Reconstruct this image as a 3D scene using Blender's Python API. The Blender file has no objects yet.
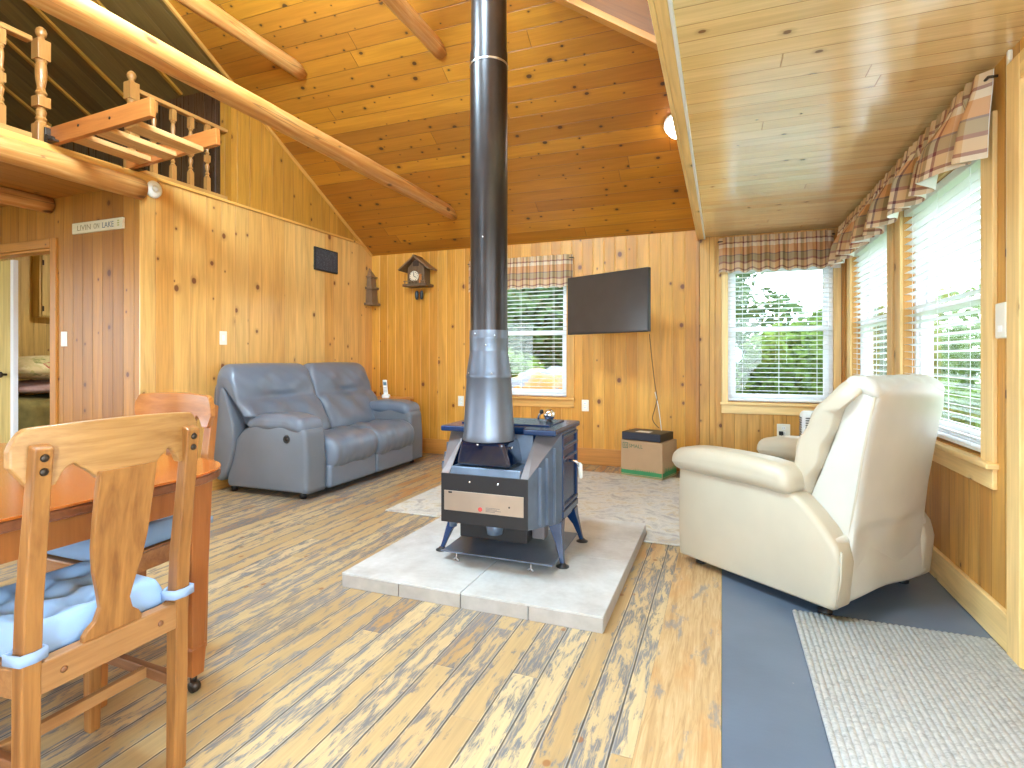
import bpy, bmesh, math, random
from mathutils import Vector as V, Matrix
random.seed(7)
S = bpy.context.scene
COL = S.collection
PI = math.pi
def R(d): return math.radians(d)
def c8(r, g, b):
    f = lambda x: (x/255/12.92) if x/255 <= .04045 else ((x/255+.055)/1.055)**2.4
    return (f(r), f(g), f(b), 1)

# ------------------------------------------------------------------ materials
class NT:
    def __init__(s, name):
        s.m = bpy.data.materials.new(name); s.m.use_nodes = True
        s.t = s.m.node_tree
        s.p = s.t.nodes['Principled BSDF']; s.out = s.t.nodes['Material Output']
    def n(s, typ, ins=None, **props):
        nd = s.t.nodes.new(typ)
        for k, v in props.items(): setattr(nd, k, v)
        for k, v in (ins or {}).items(): s.put(nd.inputs[k], v)
        return nd
    def put(s, sock, v):
        if isinstance(v, bpy.types.NodeSocket): s.t.links.new(v, sock)
        else:
            if sock.type == 'RGBA' and not hasattr(v, '__len__'): v = (v, v, v, 1)
            sock.default_value = v
    def m_(s, op, a, b=None, c=None, clamp=False):
        nd = s.n('ShaderNodeMath', operation=op, use_clamp=clamp)
        for i, v in enumerate((a, b, c)):
            if v is not None: s.put(nd.inputs[i], v)
        return nd.outputs[0]
    def xyz(s, x=0., y=0., z=0.):
        return s.n('ShaderNodeCombineXYZ', {0: x, 1: y, 2: z}).outputs[0]
    def sep(s, v):
        return s.n('ShaderNodeSeparateXYZ', {0: v}).outputs
    def noise(s, vec, scale=1., detail=3., rough=.55, dist=0.):
        return s.n('ShaderNodeTexNoise', {'Vector': vec, 'Scale': scale, 'Detail': detail, 'Roughness': rough, 'Distortion': dist}).outputs[0]
    def ss(s, x, lo, hi, a=0., b=1.):
        nd = s.n('ShaderNodeMapRange', {'Value': x, 'From Min': lo, 'From Max': hi, 'To Min': a, 'To Max': b}, interpolation_type='SMOOTHSTEP')
        return nd.outputs[0]
    def lin(s, x, lo, hi, a=0., b=1.):
        nd = s.n('ShaderNodeMapRange', {'Value': x, 'From Min': lo, 'From Max': hi, 'To Min': a, 'To Max': b})
        return nd.outputs[0]
    def mix(s, f, a, b, blend='MIX'):
        nd = s.n('ShaderNodeMix', data_type='RGBA', blend_type=blend)
        s.put(nd.inputs[0], f); s.put(nd.inputs[6], a); s.put(nd.inputs[7], b)
        return nd.outputs[2]
    def ramp(s, f, stops, interp='LINEAR'):
        nd = s.n('ShaderNodeValToRGB', {'Fac': f}); r = nd.color_ramp; r.interpolation = interp
        while len(r.elements) < len(stops): r.elements.new(.5)
        for e, (p, c) in zip(r.elements, stops): e.position = p; e.color = c
        return nd.outputs[0]
    def uv(s): return s.n('ShaderNodeUVMap').outputs[0]
    def obj(s): return s.n('ShaderNodeTexCoord').outputs['Object']
    def bump(s, h, strength=.5, dist=.004, chain=None):
        ins = {'Height': h, 'Strength': strength, 'Distance': dist}
        if chain is not None: ins['Normal'] = chain
        return s.n('ShaderNodeBump', ins).outputs[0]
    def fin(s, col=None, rough=None, metal=None, normal=None, **kw):
        if col is not None: s.put(s.p.inputs['Base Color'], col)
        if rough is not None: s.put(s.p.inputs['Roughness'], rough)
        if metal is not None: s.put(s.p.inputs['Metallic'], metal)
        if normal is not None: s.put(s.p.inputs['Normal'], normal)
        for k, v in kw.items(): s.put(s.p.inputs[k], v)
        return s.m

def plain(name, col, rough=.5, metal=0., var=.08, scale=6., bump=0., bscale=200., **kw):
    t = NT(name); o = t.obj()
    n1 = t.noise(o, scale, 4)
    k = t.lin(n1, .25, .75, 1-var, 1+var)
    c = t.mix(1., col, t.n('ShaderNodeCombineColor', {0: k, 1: k, 2: k}).outputs[0], 'MULTIPLY')
    nm = t.bump(t.noise(o, bscale, 2), bump, .002) if bump else None
    return t.fin(c, rough, metal, nm, **kw)

def planks(name, w, cols, L=0., knots=.2, kcol=c8(95, 45, 15), rough=.35, seam=.5, grain=.35, gw=.004, bumpd=.004, coat=0., kr=.075, seamcol=c8(90, 48, 14)):
    """boards laid along V of the metric UV map, w wide"""
    t = NT(name); u, v, _ = t.sep(t.uv())
    uw = t.m_('DIVIDE', u, w); ui = t.m_('FLOOR', uw); fu = t.m_('FRACT', uw)
    ds = t.m_('MULTIPLY', t.m_('MINIMUM', fu, t.m_('SUBTRACT', 1., fu)), w)
    bid = ui; de = None
    if L:
        r0 = t.n('ShaderNodeTexWhiteNoise', {'W': t.m_('ADD', ui, .37)}, noise_dimensions='1D').outputs[0]
        vl = t.m_('ADD', t.m_('DIVIDE', v, L), t.m_('MULTIPLY', r0, 7.3))
        bid = t.m_('ADD', t.m_('MULTIPLY', t.m_('FLOOR', vl), 57.3), ui)
        fv = t.m_('FRACT', vl)
        de = t.m_('MULTIPLY', t.m_('MINIMUM', fv, t.m_('SUBTRACT', 1., fv)), L)
        ds = t.m_('MINIMUM', ds, de)
    wn = t.n('ShaderNodeTexWhiteNoise', {'W': bid}, noise_dimensions='1D')
    r1 = wn.outputs[0]; r2 = t.sep(wn.outputs[1])[1]
    k = len(cols)
    col = t.ramp(r1, [(i/(k-1), c) for i, c in enumerate(cols)])
    gv = t.xyz(t.m_('MULTIPLY', u, 60.), t.m_('MULTIPLY', v, 2.2), t.m_('MULTIPLY', r1, 91.))
    g1 = t.noise(gv, 1., 4, .6, .6)
    gv2 = t.xyz(t.m_('MULTIPLY', u, 9.), t.m_('MULTIPLY', v, .9), t.m_('MULTIPLY', r2, 77.))
    g2 = t.noise(gv2, 1., 2, .5, 1.2)
    gg = t.m_('ADD', t.lin(g1, .25, .75, 1-grain*.55, 1+grain*.45), t.lin(g2, .3, .7, -grain*.4, grain*.4))
    col = t.mix(1., col, t.n('ShaderNodeCombineColor', {0: gg, 1: t.m_('POWER', gg, 1.15), 2: t.m_('POWER', gg, 1.35)}).outputs[0], 'MULTIPLY')
    # knots
    if knots:
        kv = t.xyz(t.m_('ADD', t.m_('DIVIDE', u, .15), t.m_('MULTIPLY', r1, 19.)), t.m_('ADD', t.m_('DIVIDE', v, .19), t.m_('MULTIPLY', r2, 31.)), 0.)
        vo = t.n('ShaderNodeTexVoronoi', {'Vector': kv, 'Scale': 1., 'Randomness': .85}, voronoi_dimensions='2D')
        cr, cg, cb = t.sep(vo.outputs['Color'])
        rad = t.m_('MULTIPLY_ADD', t.m_('MULTIPLY', cg, cg), kr*1.5, kr*.55)
        dd = t.m_('DIVIDE', t.m_('ADD', vo.outputs['Distance'], t.m_('MULTIPLY', t.m_('SUBTRACT', g1, .5), .06)), rad)
        on = t.m_('LESS_THAN', cr, knots)
        core = t.m_('MULTIPLY', t.ss(dd, .7, 1.15, 1., 0.), on)
        halo = t.m_('MULTIPLY', t.ss(dd, 1., 2.6, .5, 0.), on)
        col = t.mix(halo, col, t.mix(.5, col, kcol))
        col = t.mix(t.m_('MULTIPLY', core, .9), col, kcol)
    sm = t.ss(ds, gw*.25, gw*.6, seam, 0.)
    col = t.mix(sm, col, seamcol)
    h = t.m_('ADD', t.ss(ds, 0., gw, 0., 1.), t.m_('MULTIPLY', g1, .06))
    nm = t.bump(h, .8, bumpd)
    rr = t.lin(g1, .2, .8, rough-.05, rough+.08)
    kw = {'Coat Weight': coat, 'Coat Roughness': .17, 'Coat IOR': 1.9} if coat else {}
    return t.fin(col, rr, 0., nm, **kw)

def wood(name, c1, c2, axis=2, rough=.35, scale=1., coat=0.):
    t = NT(name); o = t.sep(t.obj())
    f = [28*scale, 28*scale, 28*scale]; f[axis] = 2.2*scale
    vec = t.xyz(*[t.m_('MULTIPLY', o[i], f[i]) for i in range(3)])
    g = t.noise(vec, 1., 5, .6, .9)
    f2 = [130*scale]*3; f2[axis] = 6*scale
    g2 = t.noise(t.xyz(*[t.m_('MULTIPLY', o[i], f2[i]) for i in range(3)]), 1., 2)
    col = t.ramp(t.m_('ADD', t.m_('MULTIPLY', g, .75), t.m_('MULTIPLY', g2, .25)), [(.3, c1), (.68, c2)])
    kw = {'Coat Weight': coat, 'Coat Roughness': .15} if coat else {}
    return t.fin(col, rough, 0., t.bump(g2, .12, .001), **kw)

def leather(name, col, rough=.38, bscale=9., bs=.10):
    t = NT(name); o = t.obj()
    n1 = t.noise(o, bscale, 2, .5, .3); n2 = t.noise(o, 160., 2)
    k = t.lin(t.noise(o, 3., 3), .3, .7, .93, 1.06)
    c = t.mix(1., col, t.n('ShaderNodeCombineColor', {0: k, 1: k, 2: k}).outputs[0], 'MULTIPLY')
    b = t.bump(n1, bs, .010); b = t.bump(n2, .06, .001, b)
    return t.fin(c, t.lin(n1, .3, .7, rough-.02, rough+.04), 0., b)

# ------------------------------------------------------------------ mesh building
class MB:
    def __init__(s): s.b = bmesh.new()
    def face(s, pts):
        vs = [s.b.verts.new(V(p)) for p in pts]
        return s.b.faces.new(vs)
    def box(s, lo, hi, rot=None, piv=None):
        lo, hi = V(lo), V(hi)
        vs = []
        for z in (lo.z, hi.z):
            for x, y in ((lo.x, lo.y), (hi.x, lo.y), (hi.x, hi.y), (lo.x, hi.y)):
                p = V((x, y, z))
                if rot is not None:
                    q = V(piv) if piv is not None else (lo+hi)/2
                    p = rot @ (p-q) + q
                vs.append(s.b.verts.new(p))
        for f in ((3, 2, 1, 0), (4, 5, 6, 7), (0, 1, 5, 4), (1, 2, 6, 5), (2, 3, 7, 6), (3, 0, 4, 7)):
            s.b.faces.new([vs[i] for i in f])
        return s
    def bar(s, a, b, w, h, up=(0, 0, 1), w2=None, h2=None):
        """rectangular bar from a to b, w across, h along up"""
        a, b = V(a), V(b); d = (b-a).normalized(); up = V(up)
        x = d.cross(up).normalized(); y = x.cross(d).normalized()
        vs = []
        for p, ww, hh in ((a, w, h), (b, w2 or w, h2 or h)):
            for i, j in ((-1, -1), (1, -1), (1, 1), (-1, 1)):
                vs.append(s.b.verts.new(p + x*i*ww/2 + y*j*hh/2))
        for f in ((3, 2, 1, 0), (4, 5, 6, 7), (0, 1, 5, 4), (1, 2, 6, 5), (2, 3, 7, 6), (3, 0, 4, 7)):
            s.b.faces.new([vs[i] for i in f])
        return s
    def prism(s, pts, o, U, W, dvec):
        """polygon pts in plane o+U,W swept by dvec"""
        o, U, W, dvec = V(o), V(U), V(W), V(dvec)
        a = [s.b.verts.new(o+U*p[0]+W*p[1]) for p in pts]
        b = [s.b.verts.new(o+U*p[0]+W*p[1]+dvec) for p in pts]
        n = len(pts)
        s.b.faces.new(a[::-1]); s.b.faces.new(b)
        for i in range(n): s.b.faces.new((a[i], a[(i+1) % n], b[(i+1) % n], b[i]))
        return s
    def tube(s, path, rad, seg=10, caps=True):
        path = [V(p) for p in path]; n = len(path)
        if not hasattr(rad, '__len__'): rad = [rad]*n
        rings = []; ref = None
        for i, p in enumerate(path):
            d = (path[min(i+1, n-1)]-path[max(i-1, 0)])
            d.normalize()
            if ref is None:
                ref = V((0, 0, 1)) if abs(d.z) < .9 else V((1, 0, 0))
            x = (ref - d*ref.dot(d)).normalized(); ref = x; y = d.cross(x)
            rings.append([s.b.verts.new(p+(x*math.cos(2*PI*k/seg)+y*math.sin(2*PI*k/seg))*rad[i]) for k in range(seg)])
        for i in range(n-1):
            for k in range(seg):
                s.b.faces.new((rings[i][k], rings[i][(k+1) % seg], rings[i+1][(k+1) % seg], rings[i+1][k]))
        if caps:
            s.b.faces.new(rings[0][::-1]); s.b.faces.new(rings[-1])
        return s
    def lathe(s, prof, c=(0, 0, 0), seg=16, axis=(0, 0, 1)):
        c = V(c); q = V((0, 0, 1)).rotation_difference(V(axis))
        rings = []
        for r, z in prof:
            if r < 1e-6: rings.append([s.b.verts.new(c+q @ V((0, 0, z)))])
            else: rings.append([s.b.verts.new(c+q @ V((r*math.cos(2*PI*k/seg), r*math.sin(2*PI*k/seg), z))) for k in range(seg)])
        for a, b in zip(rings, rings[1:]):
            for k in range(seg):
                k2 = (k+1) % seg
                if len(a) == 1 and len(b) == 1: continue
                if len(a) == 1: s.b.faces.new((a[0], b[k2], b[k]))
                elif len(b) == 1: s.b.faces.new((a[k], a[k2], b[0]))
                else: s.b.faces.new((a[k], a[k2], b[k2], b[k]))
        if len(rings[0]) > 1: s.b.faces.new(rings[0][::-1])
        if len(rings[-1]) > 1: s.b.faces.new(rings[-1])
        return s
    def rbox(s, lo, hi, r, n=5, k=3, fn=None):
        """rounded box, n spans on flats, k spans in each rounded edge; fn deforms"""
        lo, hi = V(lo), V(hi); h = (hi-lo)/2; c = (lo+hi)/2
        r = min(r, h.x*.98, h.y*.98, h.z*.98)
        ax = []
        for i in range(3):
            inner = h[i]-r
            a = [-inner-r*math.tan(PI/4*(1-j/k)) for j in range(k)]
            a += [-inner+2*inner*j/n for j in range(n+1)]
            a += [inner+r*math.tan(PI/4*(j+1)/k) for j in range(k)]
            ax.append(a)
        cache = {}
        def vert(x, y, z):
            key = (round(x, 6), round(y, 6), round(z, 6))
            if key not in cache:
                p = V((x, y, z)); q = V([max(-(h[i]-r), min(h[i]-r, p[i])) for i in range(3)])
                d = p-q
                p2 = q+d.normalized()*r if d.length > 1e-9 else q
                w = c+p2
                if fn: w = fn(w, V((p2.x/h.x, p2.y/h.y, p2.z/h.z)))
                cache[key] = s.b.verts.new(w)
            return cache[key]
        for i in range(3):
            j, l = (i+1) % 3, (i+2) % 3
            for sgn in (-1, 1):
                for a0, a1 in zip(ax[j], ax[j][1:]):
                    for b0, b1 in zip(ax[l], ax[l][1:]):
                        q = []
                        for a, b in ((a0, b0), (a1, b0), (a1, b1), (a0, b1)):
                            p = [0, 0, 0]; p[i] = sgn*h[i]; p[j] = a; p[l] = b
                            q.append(vert(*p))
                        if sgn < 0: q = q[::-1]
                        try: s.b.faces.new(q)
                        except ValueError: pass
        return s
    def puff(s, prof, y0, y1, r, n=6, k=5, bulge=0.):
        """closed XZ profile swept along Y with rounded ends"""
        cx = sum(p[0] for p in prof)/len(prof); cz = sum(p[1] for p in prof)/len(prof)
        size = sum(math.hypot(p[0]-cx, p[1]-cz) for p in prof)/len(prof)
        ys = [(y0+r*(1-math.cos(PI/2*i/k)), r*(1-math.sin(PI/2*i/k))) for i in range(k)]
        ys += [(y0+r+(y1-y0-2*r)*i/n, 0.) for i in range(n+1)]
        ys += [(y1-r*(1-math.cos(PI/2*i/k)), r*(1-math.sin(PI/2*i/k))) for i in range(k-1, -1, -1)]
        rings = []
        for y, ins in ys:
            tt = (y-y0)/(y1-y0); f = 1-ins/size + bulge*math.sin(PI*tt)
            rings.append([s.b.verts.new((cx+(p[0]-cx)*f, y, cz+(p[1]-cz)*f)) for p in prof])
        m = len(prof)
        for a, b in zip(rings, rings[1:]):
            for i in range(m): s.b.faces.new((a[i], a[(i+1) % m], b[(i+1) % m], b[i]))
        s.b.faces.new(rings[0][::-1]); s.b.faces.new(rings[-1])
        return s
    def sheet(s, f, nu, nv, thick=0.):
        """grid surface f(u,v) u,v in 0..1; keeps uv metres from f's 2nd return"""
        uvl = s.b.loops.layers.uv.verify()
        g = []
        for i in range(nu+1):
            row = []
            for j in range(nv+1):
                p, uv = f(i/nu, j/nv); row.append((s.b.verts.new(V(p)), uv))
            g.append(row)
        for i in range(nu):
            for j in range(nv):
                q = (g[i][j], g[i+1][j], g[i+1][j+1], g[i][j+1])
                fc = s.b.faces.new([x[0] for x in q])
                for lp, x in zip(fc.loops, q): lp[uvl].uv = x[1]
        s.keepuv = True
        return s
    def build(s, name, mat, parent=None, along=(0, 0, 1), smooth=False, bevel=0., sub=0, world=True, solid=0., loc=None, seg=2):
        b = s.b
        if not getattr(s, 'keepuv', False): bmesh.ops.recalc_face_normals(b, faces=b.faces[:])
        off = V((0, 0, 0))
        if not getattr(s, 'keepuv', False):
            uvl = b.loops.layers.uv.verify(); b.normal_update()
            al0 = V(along)
            for f in b.faces:
                n = f.normal; al = al0 - n*al0.dot(n)
                if al.length < .12:
                    al = V((1, 0, 0)) - n*n.x
                    if al.length < .12: al = V((0, 1, 0)) - n*n.y
                al.normalize(); ac = n.cross(al)
                # keep the across axis pointing one way whichever side we look from
                mx = max(range(3), key=lambda i: abs(ac[i]))
                if ac[mx] < 0: ac = -ac
                for lp in f.loops: lp[uvl].uv = (lp.vert.co.dot(ac), lp.vert.co.dot(al))
        if parent is not None and world:
            r = parent
            M = Matrix.Identity(4)
            chain = []
            while r is not None: chain.append(r); r = r.parent
            for r in reversed(chain): M = M @ Matrix.Translation(r.location) @ r.rotation_euler.to_matrix().to_4x4()
            b.transform(M.inverted())
        if loc is not None: b.transform(Matrix.Translation(-V(loc)))
        me = bpy.data.meshes.new(name); b.to_mesh(me); b.free()
        me.materials.append(mat)
        if smooth: me.polygons.foreach_set('use_smooth', [True]*len(me.polygons))
        o = bpy.data.objects.new(name, me); COL.objects.link(o)
        if loc is not None: o.location = loc
        if parent is not None: o.parent = parent
        if solid:
            md = o.modifiers.new('Solidify', 'SOLIDIFY'); md.thickness = solid; md.offset = 0
        if bevel:
            md = o.modifiers.new('Bevel', 'BEVEL'); md.width = bevel; md.segments = seg; md.limit_method = 'ANGLE'; md.angle_limit = R(35)
        if sub:
            md = o.modifiers.new('Subsurf', 'SUBSURF'); md.levels = sub; md.render_levels = sub
        return o

def tag(o, label=None, cat=None, group=None, kind=None):
    if label: o['label'] = label
    if cat: o['category'] = cat
    if group: o['group'] = group
    if kind: o['kind'] = kind
    return o
def thing(name, label, cat, loc=(0, 0, 0), rz=0., group=None, kind=None):
    o = bpy.data.objects.new(name, None); COL.objects.link(o)
    o.location = loc; o.rotation_euler = (0, 0, rz); o.empty_display_size = .1
    return tag(o, label, cat, group, kind)
def copy_tree(o, parent=None):
    c = o.copy(); COL.objects.link(c)
    if parent is not None: c.parent = parent
    for ch in list(o.children): copy_tree(ch, c)
    return c
def text_mesh(txt, size, depth, o, U, W, mb, width=None):
    """lettering laid in plane o + U,W"""
    cu = bpy.data.curves.new('lettering', 'FONT'); cu.body = txt; cu.size = size; cu.extrude = depth; cu.resolution_u = 3
    ob = bpy.data.objects.new('lettering', cu); COL.objects.link(ob)
    bpy.context.view_layer.update()
    me = bpy.data.meshes.new_from_object(ob.evaluated_get(bpy.context.evaluated_depsgraph_get()))
    bpy.data.objects.remove(ob)
    if width:
        xs_ = [v.co.x for v in me.vertices]; k = width/(max(xs_)-min(xs_))
        for v in me.vertices: v.co.x = (v.co.x-min(xs_))*k
    U, W = V(U).normalized(), V(W).normalized(); N = U.cross(W)
    M = Matrix((U, W, N)).transposed().to_4x4(); M.translation = V(o)
    me.transform(M)
    mb.b.from_mesh(me); bpy.data.meshes.remove(me)
    return mb
# ------------------------------------------------------------------ palette
def tame(c, s=.0, k=1.0):
    return (c[0]*.95, c[1]*.97, c[2]*.8, 1)
_planks = planks
def planks(name, w, cols, *a, **k):
    return _planks(name, w, [tame(c) for c in cols], *a, **k)
M_back = planks('pine_back_wall', .118, [c8(200, 132, 46), c8(218, 152, 62), c8(226, 162, 76), c8(208, 138, 50)], knots=.24, seam=.55, rough=.42, kcol=c8(104, 46, 22), seamcol=c8(240, 186, 112), gw=.007, grain=.3)  # light seam colour paints the highlights along the board grooves
M_left = planks('pine_left_wall', .15, [c8(218, 156, 88), c8(228, 172, 106), c8(236, 186, 124), c8(220, 162, 94)], knots=.24, seam=.6, rough=.36, coat=.25, kcol=c8(112, 58, 30), seamcol=c8(180, 112, 48), grain=.3)
M_gable = planks('pine_gable', .14, [c8(186, 126, 46), c8(200, 140, 60), c8(192, 132, 54), c8(172, 112, 38)], knots=.2, rough=.45, kcol=c8(95, 50, 14))
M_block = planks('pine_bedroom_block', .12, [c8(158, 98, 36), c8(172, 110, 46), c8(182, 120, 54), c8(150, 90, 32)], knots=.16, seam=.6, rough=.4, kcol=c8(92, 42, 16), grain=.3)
M_ceil = planks('pine_ceiling', .142, [c8(184, 118, 36), c8(196, 128, 44), c8(170, 104, 36), c8(190, 122, 40), c8(158, 96, 36)], L=4.6, knots=.55, seam=.8, rough=.36, kcol=c8(58, 28, 20), kr=.062, grain=.24)
M_sun = planks('pine_sunroom_ceiling', .11, [c8(248, 212, 160), c8(252, 220, 174), c8(246, 204, 148), c8(253, 226, 184)], L=2.9, knots=.14, seam=.7, rough=.2, kcol=c8(120, 78, 48), seamcol=c8(186, 118, 56), coat=1., grain=.22, kr=.06)
M_loft = planks('loft_dimmed_boards', .2, [c8(120, 90, 48), c8(132, 100, 56), c8(108, 80, 42)], knots=.0, seam=.35, rough=.55, grain=.4)  # boards darkened: the loft's dim light is put into the colour
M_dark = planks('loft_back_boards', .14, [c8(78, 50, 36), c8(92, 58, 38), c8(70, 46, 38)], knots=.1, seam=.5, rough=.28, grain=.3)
M_pale = planks('bedroom_boards', .13, [c8(206, 178, 116), c8(218, 190, 130), c8(196, 168, 104)], knots=.15, rough=.5)
M_sunw = planks('pine_sunroom_wall', .115, [c8(206, 148, 78), c8(220, 164, 92), c8(196, 136, 66), c8(214, 156, 86)], knots=.15, seam=.55, rough=.42)
M_trim = planks('pine_trim', 9., [c8(216, 156, 84), c8(226, 168, 98)], knots=.1, seam=0., rough=.42, grain=.3)
M_trim2 = planks('light_pine_trim', 9., [c8(244, 200, 144), c8(248, 210, 158)], knots=.08, seam=0., rough=.42, grain=.25)
M_brace = planks('amber_plank', 9., [c8(116, 66, 22), c8(126, 74, 28)], knots=.1, seam=0., rough=.45, grain=.3)
M_orange = planks('orange_pine_trim', 9., [c8(190, 124, 60), c8(198, 134, 70)], knots=.08, seam=0., rough=.4, grain=.3)
def log_mat():
    t = NT('peeled_log'); o = t.sep(t.obj())
    vec = t.xyz(t.m_('MULTIPLY', o[0], 22.), t.m_('MULTIPLY', o[1], 1.6), t.m_('MULTIPLY', o[2], 22.))
    g = t.noise(vec, 1., 4, .6, 1.)
    col = t.ramp(g, [(.28, c8(178, 108, 50)), (.5, c8(200, 138, 74)), (.72, c8(216, 166, 106))])
    v2 = t.xyz(t.m_('MULTIPLY', o[0], 5.), t.m_('MULTIPLY', o[1], 2.4), t.m_('MULTIPLY', o[2], 5.))
    vo = t.n('ShaderNodeTexVoronoi', {'Vector': v2, 'Scale': 1.})
    cr = t.sep(vo.outputs['Color'])[0]
    k = t.m_('MULTIPLY', t.ss(vo.outputs['Distance'], .07, .13, .9, 0.), t.m_('LESS_THAN', cr, .5))
    col = t.mix(k, col, c8(92, 50, 28))
    v3 = t.xyz(t.m_('MULTIPLY', o[0], 10.), t.m_('MULTIPLY', o[1], .5), t.m_('MULTIPLY', o[2], 10.))
    cr2 = t.m_('ABSOLUTE', t.m_('SUBTRACT', t.noise(v3, 1., 2), .5))
    col = t.mix(t.ss(cr2, .002, .008, .55, 0.), col, c8(84, 46, 24))
    return t.fin(col, .42, 0., t.bump(g, .3, .006))
M_log = log_mat()

def floor_mat():
    t = NT('worn_painted_floor'); u, v, _ = t.sep(t.uv())
    w = .102; uw = t.m_('DIVIDE', u, w); ui = t.m_('FLOOR', uw); fu = t.m_('FRACT', uw)
    r0 = t.n('ShaderNodeTexWhiteNoise', {'W': t.m_('ADD', ui, .31)}, noise_dimensions='1D').outputs[0]
    L = 2.6; vl = t.m_('ADD', t.m_('DIVIDE', v, L), t.m_('MULTIPLY', r0, 5.7))
    fv = t.m_('FRACT', vl)
    du = t.m_('MULTIPLY', t.m_('MINIMUM', fu, t.m_('SUBTRACT', 1., fu)), w)
    dv = t.m_('MULTIPLY', t.m_('MINIMUM', fv, t.m_('SUBTRACT', 1., fv)), L)
    ds = t.m_('MINIMUM', du, dv)
    bid = t.m_('ADD', t.m_('MULTIPLY', t.m_('FLOOR', vl), 57.3), ui)
    wn = t.n('ShaderNodeTexWhiteNoise', {'W': bid}, noise_dimensions='1D'); r1 = wn.outputs[0]; r2 = t.sep(wn.outputs[1])[1]
    base = t.ramp(r1, [(0., c8(176, 146, 102)), (.35, c8(190, 163, 118)), (.7, c8(202, 179, 138)), (1., c8(172, 136, 88))])
    g = t.noise(t.xyz(t.m_('MULTIPLY', u, 70.), t.m_('MULTIPLY', v, 2.5), t.m_('MULTIPLY', r1, 50.)), 1., 4, .6, .8)
    k = t.lin(g, .25, .75, .82, 1.12)
    base = t.mix(1., base, t.n('ShaderNodeCombineColor', {0: k, 1: k, 2: k}).outputs[0], 'MULTIPLY')
    # amber unsanded varnish: stronger away from the walked middle
    y = v
    amb = t.noise(t.xyz(t.m_('MULTIPLY', u, 6.), t.m_('MULTIPLY', v, 1.3), t.m_('MULTIPLY', r2, 40.)), 1., 3)
    far = t.ss(y, 2.0, 4.0, -.10, .17)
    base = t.mix(t.ss(t.m_('ADD', amb, far), .62, .84, 0., .75), base, c8(176, 112, 44))
    # slate paint remains
    p1 = t.noise(t.xyz(t.m_('MULTIPLY', u, 34.), t.m_('MULTIPLY', v, 7.), t.m_('MULTIPLY', r2, 60.)), 1., 6, .68, .5)
    p0 = t.noise(t.xyz(t.m_('MULTIPLY', u, 1.3), t.m_('MULTIPLY', v, .9), 0.), 1., 2)
    edge = t.ss(du, 0., .03, .11, 0.)
    pp = t.m_('ADD', t.m_('ADD', p1, edge), t.m_('ADD', t.m_('MULTIPLY', t.m_('SUBTRACT', p0, .5), .3), t.m_('MULTIPLY', t.m_('SUBTRACT', r1, .5), .13)))
    thin = t.noise(t.xyz(t.m_('MULTIPLY', u, 190.), t.m_('MULTIPLY', v, 12.), 0.), 1., 3, .6)
    pm = t.m_('MULTIPLY', t.ss(pp, .49, .59), t.ss(thin, .32, .56, .15, .9))
    pcol = t.ramp(p0, [(.3, c8(88, 94, 102)), (.6, c8(108, 116, 128)), (.75, c8(104, 98, 92))])
    col = t.mix(pm, base, pcol)
    # a few knots
    vo = t.n('ShaderNodeTexVoronoi', {'Vector': t.xyz(t.m_('ADD', t.m_('DIVIDE', u, .2), t.m_('MULTIPLY', r1, 9.)), t.m_('ADD', t.m_('DIVIDE', v, .24), t.m_('MULTIPLY', r2, 7.)), 0.), 'Scale': 1.}, voronoi_dimensions='2D')
    kk = t.m_('MULTIPLY', t.ss(vo.outputs['Distance'], .04, .075, .8, 0.), t.m_('LESS_THAN', t.sep(vo.outputs['Color'])[0], .3))
    col = t.mix(kk, col, c8(140, 88, 44))
    col = t.mix(t.ss(du, .0016, .0034, .9, 0.), col, c8(72, 64, 52))
    col = t.mix(t.m_('MULTIPLY', t.ss(du, .003, .0045), t.ss(du, .005, .008, .25, 0.)), col, c8(236, 226, 206))  # pale line beside each seam, a highlight painted on the board edge
    h = t.m_('ADD', t.ss(ds, 0., .004), t.m_('MULTIPLY', p1, .15))
    return t.fin(col, t.lin(g, .2, .8, .34, .5), 0., t.bump(h, .6, .003))
M_floor = floor_mat()
def plank_plain():
    t = NT('worn_edge_plank'); u, v, _ = t.sep(t.uv())
    g = t.noise(t.xyz(t.m_('MULTIPLY', u, 60.), t.m_('MULTIPLY', v, 4.), 0.), 1., 5, .65, 1.2)
    a = t.noise(t.xyz(t.m_('MULTIPLY', u, 7.), t.m_('MULTIPLY', v, 2.6), 3.), 1., 4, .6)
    col = t.ramp(g, [(.3, c8(164, 130, 88)), (.5, c8(190, 158, 114)), (.7, c8(204, 178, 138))])
    col = t.mix(t.ss(a, .54, .70, 0., .45), col, c8(192, 138, 80))
    p = t.noise(t.xyz(t.m_('MULTIPLY', u, 11.), t.m_('MULTIPLY', v, 3.), 9.), 1., 5, .7)
    col = t.mix(t.ss(p, .55, .63, 0., .7), col, c8(122, 124, 128))
    return t.fin(col, .45, 0., t.bump(g, .3, .002))
M_edge = plank_plain()
def blue_floor():
    t = NT('slate_blue_floor_paint'); o = t.obj()
    n = t.noise(o, 2.5, 3)
    col = t.ramp(n, [(.3, c8(90, 103, 121)), (.7, c8(103, 116, 135))])
    vo = t.n('ShaderNodeTexVoronoi', {'Vector': o, 'Scale': 9.})
    k = t.m_('MULTIPLY', t.ss(vo.outputs['Distance'], .03, .06, .8, 0.), t.m_('LESS_THAN', t.sep(vo.outputs['Color'])[0], .3))
    col = t.mix(k, col, c8(196, 188, 170))
    return t.fin(col, .3, 0., t.bump(t.noise(o, 60., 3), .15, .002))
M_blue = blue_floor()
M_vinyl = plain('white_vinyl', c8(236, 238, 240), .35, var=.02)
M_blind = plain('white_blind', c8(240, 243, 244), .45, var=.01)
M_plate = plain('cream_plastic', c8(236, 230, 214), .4, var=.02)
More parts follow.
